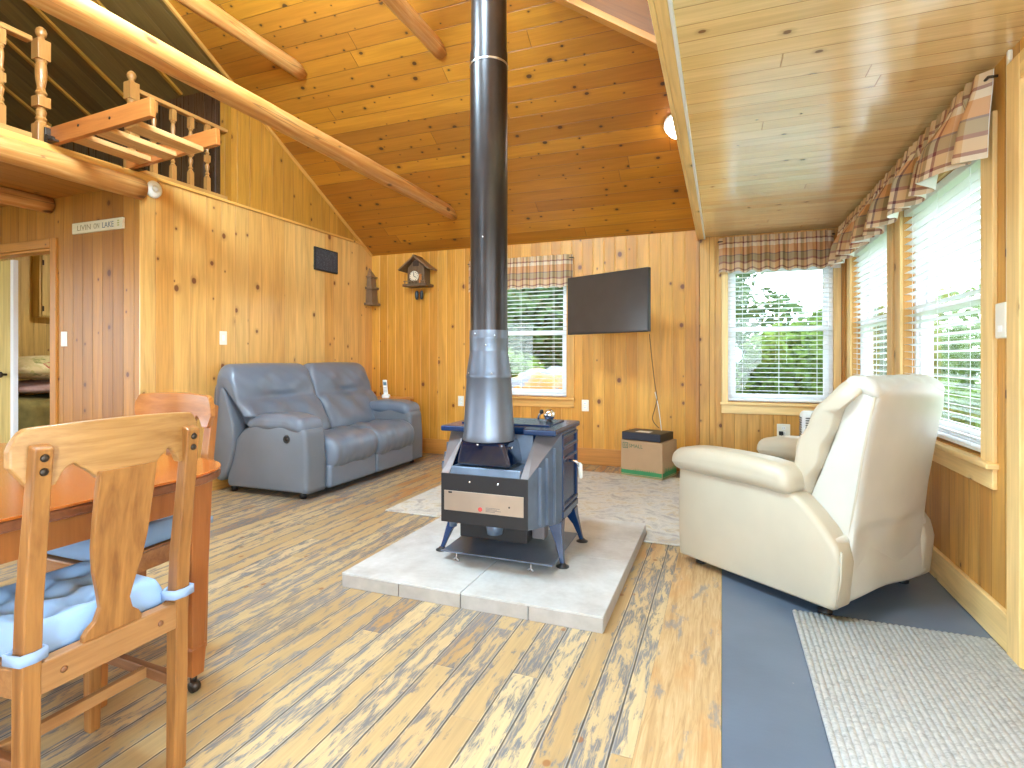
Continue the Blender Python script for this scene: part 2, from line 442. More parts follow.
M_white = plain('white_plastic', c8(240, 240, 238), .4, var=.02)
M_black = plain('black_plastic', c8(30, 30, 32), .4)
M_steel = plain('brushed_steel', c8(190, 190, 192), .3, 1.)
M_brass = plain('dark_bronze_metal', c8(70, 60, 52), .4, .8)
def glass_mat():
    m = bpy.data.materials.new('window_glass'); m.use_nodes = True; t = m.node_tree
    t.nodes.remove(t.nodes['Principled BSDF'])
    tr = t.nodes.new('ShaderNodeBsdfTransparent'); gl = t.nodes.new('ShaderNodeBsdfGlossy'); mx = t.nodes.new('ShaderNodeMixShader')
    gl.inputs['Roughness'].default_value = .02
    fr = t.nodes.new('ShaderNodeFresnel')
    ge = t.nodes.new('ShaderNodeNewGeometry'); io = t.nodes.new('ShaderNodeMapRange')
    io.inputs[3].default_value = 1.45; io.inputs[4].default_value = 1/1.45   # same reflectance on both faces of the thin pane
    t.links.new(ge.outputs['Backfacing'], io.inputs[0]); t.links.new(io.outputs[0], fr.inputs[0])
    t.links.new(fr.outputs[0], mx.inputs[0]); t.links.new(tr.outputs[0], mx.inputs[1]); t.links.new(gl.outputs[0], mx.inputs[2])
    t.links.new(mx.outputs[0], t.nodes['Material Output'].inputs[0])
    return m
M_glass = glass_mat()
def emit(name, col, s):
    t = NT(name); return t.fin((.9, .9, .88, 1), .4, **{'Emission Color': col, 'Emission Strength': s})
M_lampglass = emit('lit_opal_glass', (1., .95, .86, 1), 9.)
M_lampbed = emit('lit_bedroom_glass', (1., .94, .82, 1), 70.)

# ------------------------------------------------------------------ camera
H = 1.15; FPX = 548.; TH = math.atan(210/548)
cam = bpy.data.cameras.new('camera'); co = bpy.data.objects.new('camera', cam); COL.objects.link(co)
co.location = (0, 0, H); co.rotation_euler = (PI/2, 0, TH)
cam.sensor_width = 36; cam.lens = 36*FPX/1024; cam.shift_y = -26/1024; cam.clip_start = .05
S.camera = co
ct, st = math.cos(TH), math.sin(TH)
def onY(u, v, Y):
    s = (u-512)/FPX; d = Y/(ct+st*s); return V((d*(ct*s-st), Y, H-(v-358)*d/FPX))
def onX(u, v, X):
    s = (u-512)/FPX; d = X/(ct*s-st); return V((X, d*(ct+st*s), H-(v-358)*d/FPX))
def onZ(u, v, Z):
    s = (u-512)/FPX; d = FPX*(H-Z)/(v-358); return V((d*(ct*s-st), d*(ct+st*s), Z))

# ------------------------------------------------------------------ room shell
YB, XL, XR, XH = 5.83, -4.13, 1.06, -.2       # back wall, left wall, right wall, header line
XW, YF = -7.6, -3.43                          # far left outer wall, wall behind the camera
SL = .565; YR = 1.2                           # roof pitch, ridge
def roofz(y): return 2.438 + SL*(YB-y) if y >= YR else 2.438 + SL*(YB-YR) - SL*(YR-y)
def wall_cells(mb, axis, pos, t, a0, a1, z0, z1, holes):
    """wall slab with rectangular holes; axis 'x' = wall runs along x at y=pos..pos+t"""
    A = sorted({a0, a1, *[h[0] for h in holes], *[h[1] for h in holes]})
    Z = sorted({z0, z1, *[h[2] for h in holes], *[h[3] for h in holes]})
    for p, q in zip(A, A[1:]):
        for r, s in zip(Z, Z[1:]):
            m, n = (p+q)/2, (r+s)/2
            if any(h[0] < m < h[1] and h[2] < n < h[3] for h in holes): continue
            if axis == 'x': mb.box((p, pos, r), (q, pos+t, s))
            else: mb.box((pos, p, r), (pos+t, q, s))
    return mb
def struct(mb, name, mat, along=(0, 0, 1), bevel=0., label=None, parent=None, **k):
    o = mb.build(name, mat, parent, along=along, bevel=bevel, **k)
    if parent is None: tag(o, label, kind='structure')
    return o
WZ0, WZ1 = .72, 2.08
W1 = (-2.69, -1.585); W2 = (.05, .975)          # on the back wall (x ranges)
W3 = (4.37, 5.53); W4 = (2.93, 4.09)            # on the right wall (y ranges)
WT = .16
b1 = wall_cells(MB(), 'x', YB, WT, XL, XH-.03, 0, 2.5, [(*W1, WZ0, WZ1)])
struct(b1, 'wall_back', M_back, label='knotty pine board wall behind the stove and television')
b2 = wall_cells(MB(), 'x', YB, WT, XH-.03, XR+WT, 0, 2.5, [(*W2, WZ0, WZ1)])
struct(b2, 'wall_sunroom_back', M_sunw, label='pine board wall around the sunroom end window')
DY = (1.62, 2.56)
b3 = wall_cells(MB(), 'y', XR, WT, YF, YB, 0, 2.42, [(*W3, WZ0, WZ1), (*W4, WZ0, WZ1), (*DY, 0, 2.2), (-2.9, -.9, .6, 2.1), (-.6, 1.2, .6, 2.1)])
struct(b3, 'wall_right', M_sunw, label='pine board wall below the sunroom side windows')
b4 = MB().box((XL-.12, 2.981, 0), (XL, YB, 2.545)); b4.box((XL-.011, 2.8785, 0), (XL, 2.9805, 2.47))
struct(b4, 'wall_left', M_left, label='light knotty pine wall behind the grey loveseat')
y0 = 3.725
b5 = MB().prism([(y0, 2.548), (YB, 2.548), (YB, roofz(YB)+.05), (y0, roofz(y0)+.05)], (XL-.12, 0, 0), (0, 1, 0), (0, 0, 1), (.115, 0, 0))
struct(b5, 'wall_gable', M_gable, label='golden pine gable wall above the light pine wall')
DX = (-6.7, -5.185)
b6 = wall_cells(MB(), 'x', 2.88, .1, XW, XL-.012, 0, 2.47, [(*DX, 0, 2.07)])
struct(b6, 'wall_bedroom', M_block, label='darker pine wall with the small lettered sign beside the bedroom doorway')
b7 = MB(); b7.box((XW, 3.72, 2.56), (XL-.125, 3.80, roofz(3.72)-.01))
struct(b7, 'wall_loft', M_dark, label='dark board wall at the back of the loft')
b8 = MB()
b8.box((XW, YB, 0), (XL-.12, YB+WT, 2.45)); 
struct(b8, 'wall_bedroom_back', M_pale, label='pale pine wall inside the bedroom')
b9 = wall_cells(MB(), 'y', XW-WT, WT, YF, YB, 0, 2.47, [(-2.4, 1.4, .6, 2.1)])
b9.prism([(YF, 2.47), (YB, 2.47), (YR, roofz(YR)+.02)], (XW-WT, 0, 0), (0, 1, 0), (0, 0, 1), (WT, 0, 0))
struct(b9, 'wall_outer_left', M_pale)
# front wall, unseen behind the camera; its openings are added to let skylight in
b10 = wall_cells(MB(), 'x', YF-WT, WT, XW-WT, XR+WT, 0, 2.47, [(-6.9, -5.2, .7, 2.15), (-3.6, -2.2, .25, 2.2), (-.05, .95, .3, 2.2)])
struct(b10, 'wall_front', M_back)
# roof slabs (ceiling boards run along x)
def slab(x0, x1, ya, yb, t=.12):
    mb = MB()
    mb.prism([(ya, roofz(ya)), (yb, roofz(yb)), (yb, roofz(yb)+t), (ya, roofz(ya)+t)], (x0, 0, 0), (0, 1, 0), (0, 0, 1), (x1-x0, 0, 0))
    return mb
struct(slab(XL, XH+.06, YR, YB+.3), 'ceiling', M_ceil, along=(1, 0, 0), label='sloping amber pine board ceiling of the main room')
struct(slab(XL, XH+.06, YF-.3, YR), 'ceiling_front', M_ceil, along=(1, 0, 0))
struct(slab(XW-.2, XL, YR, YB+.3), 'ceiling_loft', M_loft, along=(0, -1, SL), label='olive brown board ceiling over the loft, coloured darker for its dim light')
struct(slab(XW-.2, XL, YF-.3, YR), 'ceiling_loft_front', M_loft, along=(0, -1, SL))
struct(MB().box((XH-.02, YF-.2, 2.36), (XR+.4, YB+.3, 2.44)), 'ceiling_sunroom', M_sun, along=(1, 0, 0), label='flat glossy pale pine ceiling of the sunroom')
g = MB().prism([(YF, 2.44), (YB, 2.44), (YR, roofz(YR))], (XH-.02, 0, 0), (0, 1, 0), (0, 0, 1), (.06, 0, 0))
struct(g, 'wall_header', M_ceil)
# header between main room and sunroom
hd = MB().box((XH-.012, YF, 2.335), (XH+.03, YB, 2.62)); struct(hd, 'trim_1', M_trim2, along=(0, 1, 0), bevel=.004, label='long light pine header board between main ceiling and sunroom ceiling')
hd = MB().box((XH-.030, YF, 2.33), (XH-.012, YB, 2.60)); struct(hd, 'trim_2', M_trim2, along=(0, 1, 0), bevel=.003)
hd = MB().box((XH+.03, YF, 2.338), (XH+.044, YB, 2.361)); struct(hd, 'trim_3', M_vinyl, along=(0, 1, 0), bevel=.003)
# floors
f = MB().box((XW, YF, -.12), (-.24, YB, 0)); struct(f, 'floor', M_floor, along=(0, 1, 0), label='sanded plank floor with worn grey paint')
f = MB().box((-.239, YF, -.12), (-.002, YB, .001)); struct(f, 'floor.001', M_edge, along=(0, 1, 0), label='wide worn edge plank beside the blue floor')
f = MB().box((0, YF, -.12), (XR, YB, -.002)); struct(f, 'floor.002', M_blue, along=(0, 1, 0), label='slate blue painted floor of the sunroom')
# loft floor
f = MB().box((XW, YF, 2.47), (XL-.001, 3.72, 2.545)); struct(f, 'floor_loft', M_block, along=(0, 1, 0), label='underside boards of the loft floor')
# loft edge fascia above the log and above the left wall
f = MB().box((XL-.002, YF, 2.475), (XL+.022, 3.0, 2.555)); struct(f, 'trim_4', M_trim, along=(0, 1, 0), bevel=.004, label='pine fascia board along the loft edge')
f = MB().box((XL-.002, 3.0, 2.535), (XL+.018, YB-.02, 2.56)); struct(f, 'trim_5', M_trim, along=(0, 1, 0), bevel=.004)
f = MB().bar((XL+.012, YB-.02, roofz(YB-.02)-.012), (XL+.012, YR, roofz(YR)-.012), .024, .03); struct(f, 'trim_6', M_trim, along=(0, -1, SL), label='thin pine moulding where the gable meets the sloping ceiling')
f = MB().box((XL-.125, 3.70, 2.56), (XL+.008, 3.745, roofz(3.75)-.02)); struct(f, 'trim_7', M_gable)
# loft ceiling battens
for i, x in enumerate((-4.75, -5.4, -6.05, -6.7)):
    f = MB().bar((x, 3.7, roofz(3.7)-.012), (x, YR, roofz(YR)-.012), .035, .024); struct(f, 'trim_%d' % (9+i), M_gable, along=(0, -1, SL))
# baseboards
f = MB().box((XL+.001, YB-.018, 0), (XH-.03, YB, .175)); struct(f, 'baseboard_back', M_orange, along=(1, 0, 0), bevel=.004, label='pine baseboard along the back wall')
f = MB().box((XH-.03, YB-.018, 0), (XR-.02, YB, .15)); struct(f, 'baseboard_sunroom', M_trim, along=(1, 0, 0), bevel=.004)
f = MB().box((XR-.024, 2.62, 0), (XR, YB-.018, .148)); struct(f, 'baseboard_right', M_trim2, along=(0, 1, 0), bevel=.004, label='wide pale pine baseboard below the side windows')
f = MB().box((XL, 2.90, 0), (XL+.016, YB-.02, .12)); struct(f, 'baseboard_left', M_trim, along=(0, 1, 0), bevel=.004)
f = MB().box((DX[1]+.07, 2.866, 0), (XL-.005, 2.88, .1)); struct(f, 'baseboard_bedroom', M_orange, along=(1, 0, 0), bevel=.004)
# corner post boards where sunroom starts
f = MB().box((XH-.045, YB-.022, 0), (XH-.012, YB, 2.335)); struct(f, 'trim_13', M_orange, bevel=.003)
f = MB().box((XH-.008, YB-.03, 0), (XH+.135, YB, 2.335)); struct(f, 'trim_14', M_sunw, bevel=.003, label='flat knotty pine post board at the start of the sunroom')

# windows ------------------------------------------------------------
def window(n, axis, a, z0, z1, pos, sgn, cas, label, mc, blank_rail=1.43):
    """double hung window; axis 'x': runs along x on the wall face y=pos, outside towards +sgn"""
    root = thing('window_%d' % n, label, None, (0, 0, 0)); root['kind'] = 'structure'
    del_ = lambda *q: None
    def P(al, dep, z):
        return V((al, pos+sgn*dep, z)) if axis == 'x' else V((pos+sgn*dep, al, z))
    def bx(mb, a0, a1, d0, d1, zz0, zz1):
        p, q = P(a0, d0, zz0), P(a1, d1, zz1)
        mb.box([min(p[i], q[i]) for i in range(3)], [max(p[i], q[i]) for i in range(3)])
    a0, a1 = a
    al = (1, 0, 0) if axis == 'x' else (0, 1, 0)
    # casing
    cl, cr = cas
    for nm, aa, bb in (('left', a0-cl, a0+.005), ('right', a1-.005, a1+cr)):
        mb = MB(); bx(mb, aa, bb, -.018, 0, z0-.005, z1+.09); mb.build('casing', mc, root, bevel=.003)
    mb = MB(); bx(mb, a0+.005, a1-.005, -.018, 0, z1-.005, z1+.09); mb.build('casing', mc, root, along=al, bevel=.003)
    mb = MB(); bx(mb, a0-cl-.012, a1+cr+.012, -.045, .06, z0-.03, z0-.004); mb.build('sill', mc, root, along=al, bevel=.006)
    mb = MB(); bx(mb, a0-cl, a1+cr, -.018, 0, z0-.115, z0-.03); mb.build('apron', mc, root, along=al, bevel=.003)
    # vinyl frame
    mb = MB(); d0, d1 = .06, .15; t = .035
    bx(mb, a0, a0+t, d0, d1, z0, z1); bx(mb, a1-t, a1, d0, d1, z0, z1); bx(mb, a0+t, a1-t, d0, d1, z0, z0+t); bx(mb, a0+t, a1-t, d0, d1, z1-t, z1)
    mb.build('window_frame', M_vinyl, root, bevel=.003)
    rz = blank_rail; s = .042
    for nm, y0_, zz0, zz1 in (('lower_sash', .075, z0+t, rz+.02), ('upper_sash', .11, rz-.02, z1-t)):
        mb = MB(); e0, e1 = a0+t, a1-t; y1_ = y0_+.032
        bx(mb, e0, e0+s, y0_, y1_, zz0, zz1); bx(mb, e1-s, e1, y0_, y1_, zz0, zz1)
        bx(mb, e0+s, e1-s, y0_, y1_, zz0, zz0+s); bx(mb, e0+s, e1-s, y0_, y1_, zz1-s, zz1)
        sa = mb.build(nm, M_vinyl, root, bevel=.003)
        mb = MB(); bx(mb, e0+s, e1-s, y0_+.014, y0_+.018, zz0+s, zz1-s); mb.build('glass', M_glass, sa)
    return root
window(1, 'x', W1, WZ0, WZ1, YB, 1, (.08, .08), 'double-hung back window partly hidden by the stove pipe', M_trim)
window(2, 'x', W2, WZ0, WZ1, YB, 1, (.055, .055), 'double-hung window at the end of the sunroom', M_trim2)
window(3, 'y', W3, WZ0, WZ1, XR, 1, (.11, .11), 'sunroom side window nearest the back corner', M_trim2)
window(4, 'y', W4, WZ0, WZ1, XR, 1, (.11, .11), 'large sunroom side window above the recliner', M_trim2)

# blinds (each hangs in its window) -----------------------------------
def blind(axis, a, pos, sgn, z0, z1, label, tilt, dep=.028):
    root = thing('venetian_blind', label, 'blind', (0, 0, 0), group='white venetian blinds')
    def P(al, d, z): return V((al, pos+sgn*d, z)) if axis == 'x' else V((pos+sgn*d, al, z))
    def bx(mb, a0, a1, d0, d1, zz0, zz1):
        p, q = P(a0, d0, zz0), P(a1, d1, zz1)
        mb.box([min(p[i], q[i]) for i in range(3)], [max(p[i], q[i]) for i in range(3)])
    a0, a1 = a[0]+.012, a[1]-.012
    mb = MB(); bx(mb, a0, a1, dep-.026, dep+.026, z1-.05, z1-.006); mb.build('head_rail', M_blind, root, bevel=.003)
    mb = MB(); bx(mb, a0, a1, dep-.024, dep+.024, z0+.012, z0+.03); mb.build('bottom_rail', M_blind, root, bevel=.004)
    mb = MB(); z = z0+.066
    ctl, stl = math.cos(tilt), math.sin(tilt)
    while z < z1-.07:
        pts = []
        for k in range(5):
            q = (k/4-.5)*.046; c = .0022*(1-(2*k/4-1)**2)
            pts.append((dep+q*ctl, z+q*stl+c))
        lo = [(d, zz-.0022) for d, zz in pts][::-1]
        prof = pts+lo
        vs0 = [mb.b.verts.new(P(a0, d, zz)) for d, zz in prof]; vs1 = [mb.b.verts.new(P(a1, d, zz)) for d, zz in prof]
        m = len(prof)
        for i in range(m): mb.b.faces.new((vs0[i], vs0[(i+1) % m], vs1[(i+1) % m], vs1[i]))
        mb.b.faces.new(vs0); mb.b.faces.new(vs1[::-1])
        z += .0445
    mb.build('slats', M_blind, root)
    L = a1-a0
    for fr in (.14, .5, .86):
        for d in (-.024, .024):
            mb = MB(); mb.tube([P(a0+L*fr, dep+d, z0+.02), P(a0+L*fr, dep+d, z1-.03)], .0013, 5); mb.build('cord', M_blind, root)
    return root
bt = R(-6)
blind('x', W1, YB, 1, WZ0, WZ1, 'white slatted blind in the back window behind the stove pipe', bt)
blind('x', W2, YB, 1, WZ0, WZ1, 'white slatted blind in the window at the end of the sunroom', bt)
blind('y', W3, XR, 1, WZ0, WZ1, 'white slatted blind in the side window nearest the corner', R(-10))
bl4 = blind('y', W4, XR, 1, WZ0, WZ1, 'largest white slatted blind, in the side window above the recliner', R(-10))

# bedroom door and casing ---------------------------------------------
d = thing('door_1', 'bedroom doorway with orange pine casing', None); d['kind'] = 'structure'
MB().box((DX[1]-.005, 2.862, 0), (DX[1]+.07, 2.885, 2.14)).build('casing', M_orange, d, bevel=.004)
MB().box((DX[0]-.07, 2.862, 2.065), (DX[1]-.006, 2.885, 2.14)).build('casing', M_orange, d, along=(1, 0, 0), bevel=.004)
MB().box((DX[1]-.02, 2.885, 0), (DX[1]-.001, 2.98, 2.06)).build('jamb', M_orange, d, bevel=.002)
MB().box((DX[0], 2.885, 2.045), (DX[1]-.02, 2.98, 2.065)).build('jamb', M_orange, d, along=(1, 0, 0), bevel=.002)
MB().box((DX[0]+.02, 3.0, .01), (-6.0, 3.035, 2.035)).build('door_leaf', M_pale, d, bevel=.003)
MB().box((-6.0, 2.998, .01), (-5.955, 3.037, 2.035)).build('edge_strip', M_vinyl, d, bevel=.003)
MB().lathe([(.012, 0), (.012, .03), (.027, .038), (.03, .052), (.02, .066), (0, .068)], (-6.06, 3.0, 1.0), 14, (0, -1, 0)).build('door_knob', M_brass, d, smooth=True)
# side door in the right wall near the camera
d = thing('door_2', 'side door with light pine casing at the right edge of the picture', None); d['kind'] = 'structure'
MB().box((XR-.035, DY[1], 0), (XR, DY[1]+.1, 2.28)).build('casing', M_trim2, d, bevel=.004)
MB().box((XR-.035, DY[0]-.1, 0), (XR, DY[0], 2.28)).build('casing', M_trim2, d, bevel=.004)
MB().box((XR-.035, DY[0], 2.18), (XR, DY[1], 2.28)).build('casing', M_trim2, d, along=(0, 1, 0), bevel=.004)
MB().box((XR+.04, DY[0]+.005, .01), (XR+.085, DY[1]-.005, 2.17)).build('door_leaf', M_sunw, d, bevel=.004)
MB().lathe([(.012, 0), (.012, .03), (.027, .038), (.03, .052), (.02, .066), (0, .068)], (XR+.04, DY[0]+.09, 1.0), 14, (-1, 0, 0)).build('door_knob', M_brass, d, smooth=True)

# logs and beams --------------------------------------------------------
def log(path, r0, r1, label, group, n=26, seg=18, name='log_beam', wob=.006, s=0):
    rnd = random.Random(s+11); a, b = V(path[0]), V(path[1])
    pts, rad = [], []
    ph = [rnd.uniform(0, 6) for _ in range(6)]
    for i in range(n+1):
        f_ = i/n; p = a.lerp(b, f_)
        p += V((wob*math.sin(f_*9+ph[0]), 0, wob*math.sin(f_*7+ph[1])))
        pts.append(p); rad.append((r0+(r1-r0)*f_)*(1+.035*math.sin(f_*23+ph[2])+.03*math.sin(f_*11+ph[3])))
    mb = MB().tube(pts, rad, seg)
    for v in mb.b.verts:
        v.co += V((rnd.uniform(-1, 1), 0, rnd.uniform(-1, 1)))*.0018
    c = (a+b)/2
    o = mb.build(name, M_log, smooth=True, loc=c)
    return tag(o, label, 'beam', group, 'thing')
log(((-2.76, 5.40, 2.74), (-2.76, YF+.0, 2.74)),   .068, .074, 'long peeled pine log crossing the room behind the stove pipe', None, s=3, n=60)
log(((-3.40, 3.78, 3.62), (-3.40, -1.2, 3.62)), .062, .07, 'short-looking peeled log collar tie high above the loft railing', None, s=5, n=40)
log(((-2.08, 3.86, 3.59), (-2.08, -1.2, 3.59)), .062, .07, 'peeled log collar tie ending high on the ceiling left of the stove pipe', None, s=8, n=40)
log(((XL+.03, 2.87, 2.43), (XL+.03, YF, 2.43)), .075, .085, 'peeled log carrying the edge of the loft floor', None, s=13, n=50)
log(((-5.2, 2.87, 2.405), (-5.2, YF, 2.405)), .066, .07, 'log joist under the loft ending above the bedroom doorway', None, s=19, n=50)
# sloped plank brace beside the header
p0, p1 = onY(540, -11, 3.4), onY(672, 52, 3.4)
br = thing('plank_brace', 'sloping pine plank brace high beside the header board', 'beam', (p0+p1)/2, kind='thing')
MB().bar(p0+V((0, .02, .16)), p1+V((0, .02, .16)), .04, .26).build('plank', M_brace, br, along=(1, 0, -.7), bevel=.004)
MB().bar(p0+V((0, .01, .012)), p1+V((0, .01, .012)), .085, .038).build('edge_strip', M_orange, br, along=(1, 0, -.7), bevel=.004)  # lighter strip added to paint the light on the brace's bottom face
# ------------------------------------------------------------------ hearth and stove
def tile_mat():
    t = NT('grey_hearth_tile'); o = t.obj()
    n = t.noise(o, 5., 5, .6); n2 = t.noise(o, 38., 3, .6)
    col = t.ramp(t.m_('ADD', t.m_('MULTIPLY', n, .8), t.m_('MULTIPLY', n2, .2)), [(.35, c8(178, 175, 172)), (.55, c8(196, 195, 193)), (.7, c8(208, 208, 207))])
    return t.fin(col, .45, 0., t.bump(n2, .08, .001))
M_tile = tile_mat()
M_tileedge = plain('warm_grey_edge_tile', c8(172, 165, 158), .5, var=.12, scale=16.)
M_grout = plain('grout', c8(150, 146, 140), .8)
HX0, HX1, HY0, HY1, HZ = -1.784, -.462, 2.266, 3.645, .072
hr = thing('hearth_platform', 'low grey tiled hearth platform under the wood stove', 'hearth', (HX0, HY0, 0))
MB().box((HX0+.012, HY0+.012, .001), (HX1-.012, HY1-.012, HZ-.01)).build('grout_core', M_grout, hr)
g_ = .0024; mx = -1.122
xs = [(HX0, mx-g_), (mx+g_, HX1)]; ys_ = [(HY0, HY0+.66-g_), (HY0+.66+g_, HY0+.995-g_), (HY0+.995+g_, HY1)]
for xa, xb in xs:
    for ya, yb in ys_:
        MB().box((xa, ya, HZ-.01), (xb, yb, HZ)).build('top_tile', M_tile, hr, bevel=.002)
for i in range(4):
    xa, xb = HX0+i*.3305, HX0+(i+1)*.3305
    MB().box((xa+g_, HY0, .001), (xb-g_, HY0+.011, HZ-.0105)).build('edge_tile', M_tileedge, hr, bevel=.0015)
for i in range(4):
    ya, yb = HY0+i*.345, HY0+(i+1)*.345
    MB().box((HX1-.011, max(ya+g_, HY0+.0115), .001), (HX1, yb-g_, HZ-.0105)).build('edge_tile', M_tileedge, hr, bevel=.0015)
    MB().box((HX0, max(ya+g_, HY0+.0115), .001), (HX0+.011, yb-g_, HZ-.0105)).build('edge_tile', M_tileedge, hr, bevel=.0015)

M_enamel = plain('midnight_blue_enamel', c8(18, 46, 84), .24, var=.05, **{'Coat Weight': .15, 'Coat Roughness': .1})
M_hood = plain('near_black_blue_enamel', c8(12, 24, 50), .1, var=.05, **{'Coat Weight': 1., 'Coat Roughness': .04})
M_castblk = plain('black_stove_paint', c8(42, 40, 42), .45, .2)
M_shield = plain('grey_heat_shield', c8(96, 108, 126), .36, .35, var=.3)
M_shieldin = plain('warm_grey_shield', c8(122, 116, 118), .42, .35, var=.2)
M_dataplate = plain('brushed_data_plate', c8(214, 200, 186), .3, .85, var=.12, scale=4.)
M_red = plain('red_print', c8(206, 80, 74), .5)
M_chrome = plain('chrome', c8(220, 220, 224), .08, 1., var=.02)
M_ceramic = plain('white_ceramic', c8(232, 230, 222), .2)
st_ = thing('wood_stove', 'dark blue enamelled wood stove seen from its steel-shielded rear on four splayed legs', 'stove', (-1.115, 2.85, HZ))
BX0, BX1, BY0, BY1 = -1.435, -.795, 2.79, 3.14
# body with a raised side panel door
mb = MB().box((BX0, BY0, .27), (BX1, BY1, .755)); mb.build('body', M_enamel, st_, bevel=.012, seg=3)
mb = MB()
for z0, z1 in ((.30, .335), (.345, .365), (.60, .615), (.66, .68), (.72, .735)):
    mb.box((BX1-.002, BY0+.015, z0), (BX1+.012, BY1-.015, z1))
mb.box((BX1-.002, BY0+.015, .336), (BX1+.010, BY0+.045, .735)); mb.box((BX1-.002, BY1-.045, .336), (BX1+.010, BY1-.015, .735))
mb.build('side_door', M_enamel, st_, bevel=.005)
hm = MB().tube([(BX1+.004, 2.94, .585), (BX1+.045, 2.945, .58), (BX1+.06, 2.955, .555)], .009, 10).build('door_handle', M_chrome, st_, smooth=True)
MB().tube([(BX1+.06, 2.955, .57), (BX1+.062, 2.96, .56), (BX1+.064, 2.975, .49), (BX1+.064, 2.976, .482)], [.008, .014, .012, .006], 12).build('grip', M_ceramic, hm, smooth=True)
# front double door hint on the far side
mb = MB()
for xa, xb in ((BX0+.03, -1.12), (-1.11, BX1-.03)): mb.box((xa, BY1-.002, .33), (xb, BY1+.014, .70))
mb.build('front_door', M_enamel, st_, bevel=.008)
# top plate with a notch for the flue at the back edge
pts = [(BX0-.004, 2.66), (-1.27, 2.66), (-1.25, 2.75), (-.98, 2.75), (-.96, 2.66), (BX1+.012, 2.66), (BX1+.014, BY1+.02), (BX0-.006, BY1+.02)]
MB().prism(pts, (0, 0, .752), (1, 0, 0), (0, 1, 0), (0, 0, .03)).build('top_plate', M_enamel, st_, bevel=.008, seg=3)
MB().box((-1.38, 2.80, .781), (-.86, 3.10, .790)).build('griddle_plate', M_enamel, st_, bevel=.006, seg=3)
hm = MB().tube([(-1.02, 3.10, .788), (-1.02, 3.10, .80), (-1.012, 3.095, .815), (-1.0, 3.09, .825)], [.007, .006, .006, .008], 10).build('damper_handle', M_chrome, st_, smooth=True)
MB().lathe([(0, -.015), (.011, -.01), (.013, 0), (.011, .01), (0, .015)], (-.996, 3.088, .832), 12).build('knob', M_black, hm, smooth=True)
# rear heat shield
RX0, RX1, RY = -1.335, -.868, 2.48
def pl(mb, p, q, t): mb.prism(p, *q, t)
MB().box((RX0, RY-.006, .32), (RX1, RY+.004, .567)).build('rear_panel', M_castblk, st_, bevel=.003)
for sg in (-1, 1):
    cx = -1.115
    xr = cx+sg*(RX1-cx if sg > 0 else cx-RX0) if False else (RX1 if sg > 0 else RX0); xb = BX1 if sg > 0 else BX0
    mb = MB()
    a0, a1 = V((xr, RY, .32)), V((xb+sg*.006, BY0+.01, .278)); b0, b1 = V((xr, RY, .567)), V((xb+sg*.006, BY0+.01, .752))
    th = V((-sg*.006, .002, 0))
    va = [mb.b.verts.new(p) for p in (a0, a1, b1, b0)]; vb = [mb.b.verts.new(p+th) for p in (a0, a1, b1, b0)]
    mb.b.faces.new(va); mb.b.faces.new(vb[::-1])
    for i in range(4): mb.b.faces.new((va[i], va[(i+1) % 4], vb[(i+1) % 4], vb[i]))
    # pressed ribs
    for f_ in (.3, .5, .72):
        p = a0.lerp(a1, f_)+V((sg*.004, -.001, .012)); q = b0.lerp(b1, f_)+V((sg*.004, -.001, -.015))
        mb.bar(p, q, .02, .01, up=(0, 1, 0))
    mb.build('side_shield', M_shield, st_, bevel=.002)
    # slanted inner flange
    mb = MB()
    c0, c1 = b0+V((-sg*.042, .0, -.004)), b1+V((-sg*.12, -.07, -.002))
    t3 = V((0, .003, -.005))
    q4 = (b0, b1, c1, c0)
    va = [mb.b.verts.new(p) for p in q4]; vb = [mb.b.verts.new(p+t3) for p in q4]
    mb.b.faces.new(va); mb.b.faces.new(vb[::-1])
    for i in range(4): mb.b.faces.new((va[i], va[(i+1) % 4], vb[(i+1) % 4], vb[i]))
    mb.build('shield_flange', M_shieldin, st_)
# recess ledge and rear inner wall
MB().prism([(RY+.005, .565), (RY+.02, .60), (RY+.20, .60), (RY+.20, .75), (RY+.215, .75), (RY+.215, .555), (RY+.005, .555)], (RX0+.045, 0, 0), (0, 1, 0), (0, 0, 1), (RX1-RX0-.09, 0, 0)).build('recess_ledge', M_shield, st_, bevel=.004)
# blue flue collar hood
mb = MB()
lo = [(-1.265, 2.50, .605), (-.965, 2.50, .605), (-.965, 2.69, .605), (-1.265, 2.69, .605)]
hi = [(-1.225, 2.475, .735), (-1.0, 2.475, .735), (-.99, 2.69, .735), (-1.235, 2.69, .735)]
va = [mb.b.verts.new(V(p)) for p in lo]; vb = [mb.b.verts.new(V(p)) for p in hi]
mb.b.faces.new(va[::-1]); mb.b.faces.new(vb)
for i in range(4): mb.b.faces.new((va[i], va[(i+1) % 4], vb[(i+1) % 4], vb[i]))
fc = mb.build('flue_collar', M_hood, st_, bevel=.02, seg=4)
MB().lathe([(0, 0), (.007, .001), (.007, .006), (0, .008)], (-1.13, 2.474, .722), 10, (0, -1, 0)).build('bolt', M_chrome, fc, smooth=True)
MB().lathe([(0, 0), (.007, .001), (.007, .006), (0, .008)], (-.985, 2.56, .70), 10, (1, 0, 0)).build('bolt', M_chrome, fc, smooth=True)
for u_, v_ in ((469.8, 482), (498, 484.5)):
    MB().lathe([(0, 0), (.006, .001), (.006, .005), (0, .007)], onY(u_, v_, RY-.006), 10, (0, -1, 0)).build('bolt', M_chrome, st_, smooth=True)
dp = MB().box((-1.315, RY-.010, .383), (-.888, RY-.006, .482)).build('data_plate', M_dataplate, st_, bevel=.001)
mb = MB()
